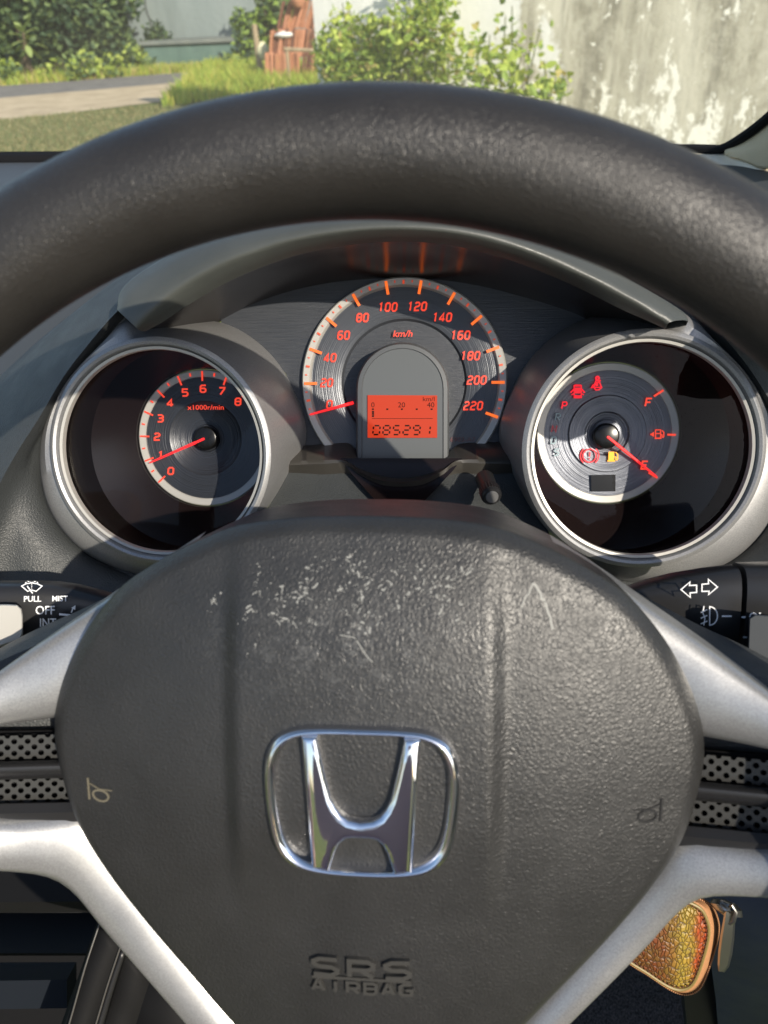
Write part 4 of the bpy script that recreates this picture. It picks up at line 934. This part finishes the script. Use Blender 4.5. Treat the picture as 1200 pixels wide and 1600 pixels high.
#SECTION_OUT
# ------------------------------------------------------------------ OUTSIDE
def wmat(name, col, rough=.85): return mat(name, col, rough, spec=.25)
def struct(mb, name, m, smooth=False):
    o = mb.build(name, m, None, smooth=smooth); o['kind'] = 'structure'; return o
def flat_poly(mb, pts, z): mb.add([Vector((p.x, p.y, z)) for p in pts], [tuple(range(len(pts)))])
m = wmat('ground_soil', (.10, .11, .045)); n = NT(m); g = n.noise(.9, 6, .65); n.col(n.ramp(g, [(.3, (.055, .085, .022)), (.55, (.13, .15, .04)), (.75, (.19, .17, .085))])); n.bump(n.noise(14, 4), .05)
b = MB(); b.grid([[Vector((x, y, 0)) for x in np.linspace(-120, 120, 9)] for y in np.linspace(-100, 140, 9)]); struct(b, 'ground', m)
m = wmat('asphalt', (.16, .155, .15)); n = NT(m); n.col(n.ramp(n.noise(3, 6, .7), [(.3, (.15, .14, .13)), (.7, (.27, .25, .225))])); n.bump(n.noise(60, 3), .01)
b = MB(); flat_poly(b, [on_ground(-600, 215), on_ground(-600, 182), on_ground(0, 135), on_ground(180, 121), on_ground(292, 113), on_ground(330, 122), on_ground(282, 130), on_ground(0, 154)], .004); struct(b, 'road', m)
m = wmat('dusty_concrete', (.42, .38, .31)); n = NT(m); n.col(n.ramp(n.noise(2.2, 6, .7), [(.3, (.40, .31, .20)), (.6, (.60, .48, .32)), (.8, (.70, .58, .42))])); n.bump(n.noise(25, 4), .012)
b = MB(); flat_poly(b, [on_ground(-600, 215), on_ground(0, 154), on_ground(150, 141), on_ground(276, 130), on_ground(284, 140), on_ground(262, 158), on_ground(120, 176), on_ground(0, 194), on_ground(-600, 262)], .006); struct(b, 'pavement', m)

def blades(name, mats, regions, label=None):
    V = []; F = []; MI = []
    for poly, count, h0, h1, wd in regions:
        P = [np.array((p.x, p.y)) for p in poly]
        for k in range(count):
            u, v = rng.random(2)
            p = (P[0] * (1 - u) + P[1] * u) * (1 - v) + (P[3] * (1 - u) + P[2] * u) * v
            h = rng.uniform(h0, h1); a = rng.uniform(0, 6.28); l = rng.normal(0, .35 * h, 2); i = len(V); q = wd * rng.uniform(.6, 1.3)
            dx, dy = q * math.cos(a), q * math.sin(a)
            V += [(p[0] - dx, p[1] - dy, 0), (p[0] + dx, p[1] + dy, 0), (p[0] + l[0] * .4 + dx * .7, p[1] + l[1] * .4 + dy * .7, h * .6), (p[0] + l[0] * .4 - dx * .7, p[1] + l[1] * .4 - dy * .7, h * .6), (p[0] + l[0], p[1] + l[1], h)]
            F += [(i, i + 1, i + 2, i + 3), (i + 3, i + 2, i + 4)]; mi = int(rng.integers(len(mats))); MI += [mi, mi]
    me = bpy.data.meshes.new(name); me.from_pydata(V, [], F)
    for mm in mats: me.materials.append(mm)
    me.polygons.foreach_set('material_index', MI)
    o = bpy.data.objects.new(name, me); COL.objects.link(o); o['kind'] = 'stuff'; o['label'] = label or 'grass'; o['category'] = 'grass'
    return o
def leafmat(name, col, tr=.5):
    m = mat(name, col, .55, spec=.3); t = m.node_tree; bs = t.nodes['Principled BSDF']; out = t.nodes['Material Output']
    tl = t.nodes.new('ShaderNodeBsdfTranslucent'); tl.inputs[0].default_value = L3((col[0] * 1.5, col[1] * 1.4, col[2] * .8)); mx = t.nodes.new('ShaderNodeMixShader'); mx.inputs[0].default_value = tr * .6
    t.links.new(bs.outputs[0], mx.inputs[1]); t.links.new(tl.outputs[0], mx.inputs[2]); t.links.new(mx.outputs[0], out.inputs[0]); return m
G = [leafmat('grass_bright', (.36, .45, .07)), leafmat('grass_mid', (.25, .34, .06)), leafmat('grass_yellow', (.50, .47, .11)), leafmat('grass_straw', (.52, .43, .18))]
og = on_ground
blades('verge_grass', G, [([og(-60, 140), og(300, 113), og(420, 104), og(-60, 122)], 7000, .06, .22, .012)], 'yellow green grass verge between the road and the trees')
blades('tall_grass', G[:3], [([og(285, 150), og(560, 150), og(560, 112), og(330, 112)], 9000, .10, .34, .014), ([og(255, 172), og(420, 150), og(420, 128), og(300, 128)], 5000, .08, .26, .012), ([og(540, 150), og(760, 170), og(700, 120), og(540, 112)], 3500, .1, .3, .012)], 'tall bright grass beside the tile stack')
blades('near_grass', [leafmat('lawn', (.16, .19, .08)), leafmat('lawn_dry', (.29, .26, .13))], [([og(-60, 255), og(330, 235), og(330, 158), og(-60, 196)], 26000, .015, .06, .008)], 'short green grass in front of the car')

def plaster(name, stops, sc, streak=True, flakes=None, bump=.01):
    m = wmat(name, stops[0][1]); n = NT(m); v = n.coord((1, 1, .35) if streak else (1, 1, 1)); g = n.noise(sc, 8, .68, v, .6); c = n.ramp(g, stops)
    if flakes:
        f = n.noise(sc * 3.2, 7, .72, n.coord((1, 1, .7)), .8); c = n.mix(n.ramp(f, [(.60, 0), (.64, 1)]), c, flakes)
    n.col(c); n.bump(n.math('ADD', g, n.noise(sc * 12, 4)), bump); return m
far_wall = thing('far_wall', 'pale grey green plaster wall at the back behind the trees', 'wall', (-7, 20.2, 0), cabin=False)
mw = plaster('grey_plaster', [(.25, (.155, .185, .18)), (.5, (.21, .245, .24)), (.8, (.28, .31, .30))], .8)
b = MB(); b.box((-17, 20.2, 0), (-.6, 20.45, 3.4)); b.build('wall_face', mw, far_wall, smooth=False)
b = MB(); b.box((-17, 20.14, 3.4), (-.6, 20.51, 3.5)); b.build('coping', mw, far_wall, smooth=False)
cp = [at_dist(228, -30, 20.19), at_dist(227, 5, 20.19), at_dist(230, 20, 20.19), at_dist(236, 36, 20.19), at_dist(240, 60, 20.19)]
b = MB(); b.tube(cr(cp, 14), .014, 5); b.build('wall_crack', wmat('crack', (.06, .06, .055)), far_wall)
trough = thing('concrete_trough', 'low teal green concrete block against the pale wall', 'concrete block', on_ground(310, 106), cabin=False)
q0, q1 = on_ground(234, 112), on_ground(392, 104)
mt = plaster('teal_concrete', [(.25, (.075, .12, .105)), (.55, (.115, .18, .155)), (.85, (.17, .22, .19))], 2.0)
b = MB(); b.box((q0.x, 18.7, 0), (q1.x, 19.9, .50)); b.build('block', mt, trough, smooth=False)
b = MB(); b.box((q0.x - .05, 18.62, .50), (q1.x + .05, 19.95, .57)); b.build('cap', plaster('cap_concrete', [(.3, (.13, .15, .14)), (.7, (.21, .22, .20))], 2), trough, smooth=False)

near_wall = thing('near_wall', 'stained weathered wall with flaking white paint at the right', 'wall', (1.5, 8, 0), cabin=False)
p1, p2 = Vector((-1.22, 8.25, 0)), Vector((5.2, 5.6, 0)); d = (p2 - p1).normalized(); nrm = Vector((d.y, -d.x, 0)); nrm = nrm if nrm.x < 0 else -nrm
mw = wmat('stained_plaster', (.4, .38, .33)); n = NT(mw)
g = n.noise(1.6, 9, .72, n.coord((1.6, 1.6, .42)), .15); c = n.ramp(g, [(.30, (.17, .155, .115)), (.42, (.33, .305, .235)), (.54, (.52, .485, .39)), (.70, (.70, .66, .55))])
st = n.noise(5.0, 7, .65, n.coord((2.2, 2.2, .22))); c = n.mix(n.math('MULTIPLY', n.ramp(st, [(.48, 0), (.66, 1)]), .65), c, (.22, .205, .165))
mo = n.noise(9, 8, .75, n.coord((1, 1, .8))); c = n.mix(n.math('MULTIPLY', n.ramp(mo, [(.45, 0), (.62, 1)]), .55), c, (.62, .585, .48))
sep = n.n('ShaderNodeSeparateXYZ'); n.link(n.coord(), sep.inputs[0])
f = n.noise(5.5, 9, .74, n.coord((1, 1, .62)), .25)
low = n.math('MULTIPLY', n.ramp(n.math('MULTIPLY', sep.outputs[2], 1.0), [(.15, 1), (.75, 0)]), .07)
c = n.mix(n.ramp(n.math('ADD', f, low), [(.59, 0), (.62, 1)]), c, (.88, .85, .76))
pw_ = n.math('ADD', n.math('MULTIPLY', sep.outputs[0], -.40), n.math('MULTIPLY', n.noise(1.7, 8, .7, n.coord((1, 1, .6))), 1.3))
c = n.mix(n.ramp(pw_, [(.95, 0), (1.0, .85)]), c, (.84, .83, .80)); n.col(c); n.bump(n.math('ADD', f, n.noise(26, 4)), .004)
b = MB(); A_ = [p1, p2, p2 - nrm * .2, p1 - nrm * .2]
b.add([Vector((p.x, p.y, z)) for z in (0, 3.2) for p in A_], [(0, 1, 5, 4), (1, 2, 6, 5), (2, 3, 7, 6), (3, 0, 4, 7), (4, 5, 6, 7)]); b.build('wall_face', mw, near_wall, smooth=False)
b = MB(); b.add([Vector((p.x, p.y, z)) + nrm * (.04 if i < 2 else -.04) for z in (3.2, 3.3) for i, p in enumerate(A_)], [(0, 1, 5, 4), (1, 2, 6, 5), (2, 3, 7, 6), (3, 0, 4, 7), (4, 5, 6, 7), (3, 2, 1, 0)]); b.build('coping', mw, near_wall, smooth=False)

def leaf_cloud(pts, size, mats, elong=1.8, up=.3):
    V = []; F = []; MI = []
    for p in pts:
        s = size * rng.uniform(.55, 1.35); d = Vector(rng.normal(size=3)); d.z = d.z * .6 + up; d.normalize(); sd_ = d.cross(Vector(rng.normal(size=3))).normalized(); nn_ = d.cross(sd_)
        i = len(V); L = s * elong
        V += [p, p + d * L * .35 + sd_ * s * .5 + nn_ * s * .12, p + d * L * .72 + sd_ * s * .38, p + d * L - nn_ * s * .15, p + d * L * .72 - sd_ * s * .38, p + d * L * .35 - sd_ * s * .5 + nn_ * s * .12]
        F += [(i, i + 1, i + 2, i + 3), (i, i + 3, i + 4, i + 5)]; k = int(rng.integers(len(mats))); MI += [k, k]
    return V, F, MI
def leaves(parent, name, pts, size, mats, elong=1.8, up=.3):
    V, F, MI = leaf_cloud(pts, size, mats, elong, up); o0 = ORG[parent.name]
    me = bpy.data.meshes.new(name); me.from_pydata([tuple(v - o0) for v in V], [], F)
    for mm in mats: me.materials.append(mm)
    me.polygons.foreach_set('material_index', MI)
    o = bpy.data.objects.new(name, me); COL.objects.link(o); o.parent = parent; o['kind'] = 'stuff'; return o
BARK = wmat('bark', (.10, .075, .05))
DK = [leafmat('leaf_dark', (.032, .06, .030), .3), leafmat('leaf_deep', (.06, .10, .05), .3), leafmat('leaf_olive', (.11, .16, .06), .4)]
LT = leafmat('leaf_light', (.20, .27, .10), .4)
BR = [leafmat('leaf_bright', (.33, .42, .075)), leafmat('leaf_fresh', (.24, .34, .065)), leafmat('leaf_lime', (.45, .52, .12))]
def blob(c, r, n):
    out = []
    for k in range(n):
        v = rng.normal(size=3); v /= np.linalg.norm(v); q = rng.uniform(.25, 1) ** .45
        out.append(Vector((c[0] + v[0] * r[0] * q, c[1] + v[1] * r[1] * q, max(.03, c[2] + v[2] * r[2] * q))))
    return out
def tree(label, base, h, crown, nl, size, mats, trunk_r=.09, cat='tree', name='tree', lean=(0, 0), group=None, limbs=6):
    root = thing(name, label, cat, base, cabin=False, group=group)
    b = MB(); top = base + Vector((lean[0], lean[1], h * .75)); b.tube(cr([base, base + Vector((lean[0] * .2 + .04, lean[1] * .2, h * .3)), top], 8), [trunk_r * (1 - .08 * k) for k in range(8)], 8)
    for k in range(limbs):
        c, r, w8 = crown[k % len(crown)]; a = base.lerp(top, rng.uniform(.4, .95)); t = Vector(c) + Vector(rng.normal(size=3) * np.array(r) * .4)
        b.tube(cr([a, a.lerp(t, .5) + Vector((0, 0, .05)), t], 6), [trunk_r * .45 * (1 - .12 * q) for q in range(6)], 6)
    b.build('trunk', BARK, root)
    tot = sum(w8 for _, _, w8 in crown); pts = []
    for c, r, w8 in crown: pts += blob(c, r, int(nl * w8 / tot))
    leaves(root, 'crown', pts, size, mats); return root
def crown_px(items, Y, dy=.5):
    """(u, v, radius px) clumps at distance Y"""
    out = []
    for u, v, r in items:
        rr = r / FPX * Y * 1.15; c = at_dist(u, v, Y); out.append(((c.x, c.y + rng.uniform(-.3, .3), c.z), (rr, max(rr * .8, dy), rr), rr * rr))
    return out
def gp(u, Y): p = at_dist(u, 60, Y); return Vector((p.x, p.y, 0))
tree('dark leafy tree at the far left of the verge', gp(30, 18.5), 3.2, crown_px([(0, 20, 45), (40, 5, 45), (-40, 40, 50), (20, -50, 60), (75, 15, 35), (0, 75, 35), (45, 70, 30)], 18.5), 3900, .10, DK * 2 + [LT])
tree('dark vine covered tree beside the pale wall', gp(135, 18.9), 3.4, crown_px([(130, 20, 42), (160, -10, 42), (110, -30, 50), (150, 55, 38), (120, 70, 35), (172, 35, 20), (180, 80, 25), (95, 55, 28)], 18.9), 3900, .095, DK * 2 + [LT])
tree('small dark shrub growing above the teal block', gp(250, 19.6), .9, crown_px([(240, 52, 12), (252, 66, 14), (232, 70, 12), (262, 62, 9)], 19.6, .15), 500, .06, DK, .02, 'shrub', 'shrub')
tree('green shrub between the post and the tile stack', gp(418, 17.6), 1.5, crown_px([(385, 35, 14), (395, 60, 18), (415, 45, 20), (425, 30, 16), (440, 20, 18), (408, 75, 18)], 17.6, .3), 1500, .07, [DK[1], DK[2], BR[1]], .03, 'shrub', 'shrub')
tree('overhanging leafy branch above the tile stack', gp(440, 18.6), 2.4, crown_px([(440, -2, 24), (425, -20, 30), (455, -25, 30)], 18.6, .4), 1200, .08, [DK[1], DK[2], BR[1]], .05, 'tree', 'tree')
k = 0
for u, v, r, Y, lab in [(88, 110, 15, 17.4, 'low leafy weed at the verge below the left trees'), (134, 98, 13, 17.2, 'upright yellow green weed at the verge'), (172, 106, 15, 17.6, 'broad weed at the verge near the pale wall'), (22, 112, 12, 17.0, 'low weed at the far left of the verge'), (215, 92, 15, 18.2, 'weed with lime leaves beside the teal block'), (370, 98, 13, 17.5, 'small pale weed left of the wooden post')]:
    tree(lab, gp(u, Y), .5, crown_px([(u, v, r), (u + r * .6, v + 10, r * .7), (u - r * .6, v + 12, r * .7)], Y, .2), 300, .075, [BR[0], BR[2], DK[2], DK[1], LT], .015, 'weed', 'weed', limbs=3, group='weeds along the verge')
# rosette plant with long pale leaves
ros = thing('rosette_plant', 'plant with long pale leaves in front of the dark left tree', 'plant', gp(36, 17.6), cabin=False)
c = at_dist(36, 48, 17.6); mr = leafmat('pale_leaf', (.34, .42, .15)); b = MB(); b.tube([gp(36, 17.6), Vector((c.x - .05, c.y, c.z * .6)), c], [.04, .03, .03], 8); b.build('stem', BARK, ros)
for k in range(13):
    a = k * 2.4; el = .9 - k * .12; dv = Vector((math.cos(a) * math.cos(el), math.sin(a) * math.cos(el) * .8, math.sin(el))); s = dv.cross(Vector((0, 0, 1))).normalized(); L = .38 + .02 * (k % 3); o2 = c + Vector((0, 0, -.025 * k))
    b = MB(); pts = [(0, .01), (.25, .05), (.55, .065), (.85, .04), (1, .0)]
    b.grid([[o2 + dv * L * t + Vector((0, 0, -.25 * L * t * t)) + s * ww, o2 + dv * L * t + Vector((0, 0, -.25 * L * t * t - .012)), o2 + dv * L * t + Vector((0, 0, -.25 * L * t * t)) - s * ww] for t, ww in pts]); b.build('leaf', mr, ros)
SH = BR * 3 + [leafmat('leaf_green', (.15, .23, .05)), leafmat('leaf_deep_green', (.10, .17, .04)), leafmat('leaf_dry', (.42, .36, .14))]  # darker and dry leaf tones mixed in at random
# bright shrubs in front of the right wall
def shrub_px(label, u, Y, items, nl, size, mats, stems):
    root = thing('shrub', label, 'shrub', gp(u, Y), cabin=False, group='bright shrubs along the wall'); base = gp(u, Y)
    b = MB(); pts = []
    for su, sv in stems:
        t = at_dist(su, sv, Y); b0 = gp(su * .6 + u * .4, Y); path = cr([b0, b0.lerp(t, .5) + Vector((rng.normal() * .04, rng.normal() * .04, 0)), t], 14)
        b.tube(path, [.012 - .0006 * k for k in range(14)], 5)
        for k in range(3, 14):
            for q in range(2): pts.append(path[k] + Vector(rng.normal(size=3) * .05))
    b.build('stems', leafmat('green_stem', (.13, .15, .05)), root)
    for c, r, w8 in crown_px(items, Y, .25): pts += blob(c, r, int(nl * w8 / sum(x[2] for x in crown_px(items, Y, .25))))
    leaves(root, 'foliage', pts, size, mats); return root
shrub_px('dense bright green shrub right beside the tile stack', 552, 7.7, [(535, 45, 20), (522, 78, 20), (512, 105, 18), (510, 60, 14), (506, 88, 14), (565, 75, 32), (555, 112, 32), (605, 95, 30), (590, 65, 22), (528, 115, 20), (585, 125, 28)], 1700, .036, SH, [(535, 5), (548, 18), (522, 30), (575, 40), (520, 55), (600, 30), (560, 25), (530, 60), (590, 50)])
shrub_px('tall bright shrub rising out of view before the wall', 660, 7.3, [(655, 20, 36), (670, 60, 36), (640, 80, 34), (690, 95, 34), (625, 45, 22), (650, 120, 40), (690, 10, 22), (670, -30, 36)], 1350, .037, SH, [(655, -10), (680, 10), (692, 40), (615, 8), (605, 30), (640, 0), (668, -5), (625, 20), (700, 65), (645, 30)])
shrub_px('sparse shrub with leafy sprigs against the white wall', 775, 6.9, [(750, 100, 26), (780, 120, 30), (800, 85, 16), (725, 85, 22), (720, 120, 26), (795, 130, 22)], 300, .043, SH, [(800, 10), (790, 25), (845, 38), (765, 55), (830, 60), (815, 80), (745, 60), (800, 115)])
shrub_px('small shrub by the wheel rim at the stained wall', 860, 6.6, [(850, 138, 18), (870, 130, 14), (835, 145, 14)], 90, .042, SH, [(880, 118), (862, 122), (850, 95)])

# stacked roof tiles
def tile_mesh():
    b = MB(); W, H, T = .24, .38, .022; rows = []
    for side in (1, -1):
        rows_ = [[Vector((.018 * math.sin(3.1416 * 2 * (i / 6)) + side * T / 2, -W / 2 + W * i / 6, z)) for i in range(7)] for z in (0, H)]
        b.grid(rows_ if side > 0 else rows_[::-1])
    v = b.v; n7 = 14
    b.add([v[0], v[6], v[7], v[13], v[21], v[27], v[14], v[20]], [(0, 2, 6, 4), (1, 5, 7, 3), (2, 3, 7, 6), (0, 4, 5, 1)])
    return b
tm = []
for nm, c1_, c2_ in (('terracotta', (.55, .26, .15), (.36, .16, .09)), ('old_terracotta', (.26, .12, .08), (.13, .065, .045)), ('pale_terracotta', (.62, .31, .19), (.45, .20, .12))):
    mm = wmat(nm, c1_); nn = NT(mm); nn.col(nn.ramp(nn.noise(9, 5, .7), [(.3, c2_), (.65, c1_)])); tm.append(mm)
TY = 14.0; tmesh = None
for row, (ul_, ur, vb, lean, cnt, lab) in enumerate([(418, 508, 127, .10, 18, 'lowest row of red roof tiles behind the wooden frame'), (424, 506, 91, .22, 17, 'middle row of red roof tiles leaning to the right'), (436, 500, 47, .36, 14, 'top row of red roof tiles leaning to the right')]):
    YR = TY - .12 + .17 * row; bl, br_ = at_dist(ul_, vb, YR), at_dist(ur, vb, YR); z0 = max(0, bl.z)
    root = thing('roof_tile_stack', lab, 'roof tiles', (bl.x, YR, z0), cabin=False, group='rows of stacked roof tiles')
    for k in range(cnt):
        if tmesh is None:
            o = tile_mesh().build('tile', tm[0], root, smooth=False); tmesh = [o.data]
            for q in (1, 2): d2 = o.data.copy(); d2.materials[0] = tm[q]; tmesh.append(d2)
            for vv_ in tmesh[0].vertices: pass
            base0 = Vector(root.location)
            for d2 in tmesh:
                for vv_ in d2.vertices: vv_.co += ORG[root.name] if False else Vector()
            ofs = Vector(ORG[root.name])
            for d2 in tmesh:
                for vv_ in d2.vertices: vv_.co += ofs
            # the mesh is kept about its own origin, the tiles share it
        else:
            o = bpy.data.objects.new('tile', tmesh[[0, 0, 1, 2, 0, 1][int(rng.integers(6))]]); COL.objects.link(o); o.parent = root
        o.location = ((br_.x - bl.x) * k / cnt + rng.uniform(-.004, .004), rng.uniform(-.03, .03), rng.uniform(0, .02)); o.rotation_euler = (rng.uniform(-.03, .03), lean + rng.uniform(-.05, .05) + (.10 if k > cnt * .6 else 0), rng.uniform(-.12, .12))
pot = thing('clay_pot', 'round clay pot on top of the tile stack', 'pot', at_dist(466, 12, TY), cabin=False)
c = at_dist(466, 12, TY); b = MB(); b.grid([[c + Vector((r * math.cos(t), r * math.sin(t), z)) for t in [2 * math.pi * k / 16 for k in range(16)]] for r, z in ((.06, 0), (.11, .05), (.125, .11), (.10, .17), (.09, .19), (.105, .21), (.09, .20))], cv=True); b.build('pot_body', tm[0], pot)
def lump(name, lab, cat, u, v, Y, rx_, rz_, m):
    c = at_dist(u, v, Y); root = thing(name, lab, cat, c, cabin=False); b = MB(); rows = []
    for i in range(9):
        ph = math.pi * i / 8; rows.append([c + Vector((rx_ * math.sin(ph) * math.cos(t) * (1 + .18 * math.sin(3 * t + i)), rx_ * .7 * math.sin(ph) * math.sin(t), rz_ * math.cos(ph) * (1 + .15 * math.sin(5 * t)))) for t in [2 * math.pi * k / 18 for k in range(18)]])
    b.grid(rows, cv=True); b.build('sack_body', m, root); return root
WH = wmat('white_cloth', (.75, .74, .70))
lump('white_sack', 'crumpled white cloth lying along the middle row of tiles', 'cloth', 445, 55, TY - .05, .15, .05, WH)
lump('white_sack', 'pale cream sack beside the wooden post', 'sack', 411, 80, 14.3, .09, .12, wmat('cream_sack', (.66, .62, .42)))
wood = wmat('weathered_wood', (.38, .29, .19)); nn = NT(wood); nn.col(nn.ramp(nn.noise(5, 5, .7, nn.coord((6, 6, .6))), [(.3, (.24, .18, .11)), (.7, (.46, .36, .24))]))
fr_ = thing('wooden_stand', 'rough wooden frame with two legs standing before the tile stack', 'frame', on_ground(475, 125), cabin=False)
Yf = 13.2; a, c = at_dist(447, 77, Yf), at_dist(503, 80, Yf)
b = MB(); b.tube([a - Vector((.03, 0, 0)), c + Vector((.03, 0, 0))], .03, 6); b.build('crossbar', wood, fr_)
for p in (a, c):
    b = MB(); b.tube([Vector((p.x, p.y, 0)), Vector((p.x + .01, p.y, p.z - .02))], .027, 6); b.build('leg', wood, fr_)
    b = MB()
post = thing('wooden_post', 'bare grey wooden post standing left of the tile stack', 'post', gp(398, 14.6), cabin=False)
p = at_dist(397, 38, 14.6); b = MB(); b.tube([Vector((p.x + .02, p.y, 0)), Vector((p.x + .01, p.y, p.z * .5)), p], [.055, .05, .045], 9); b.build('post_shaft', wood, post)
#END
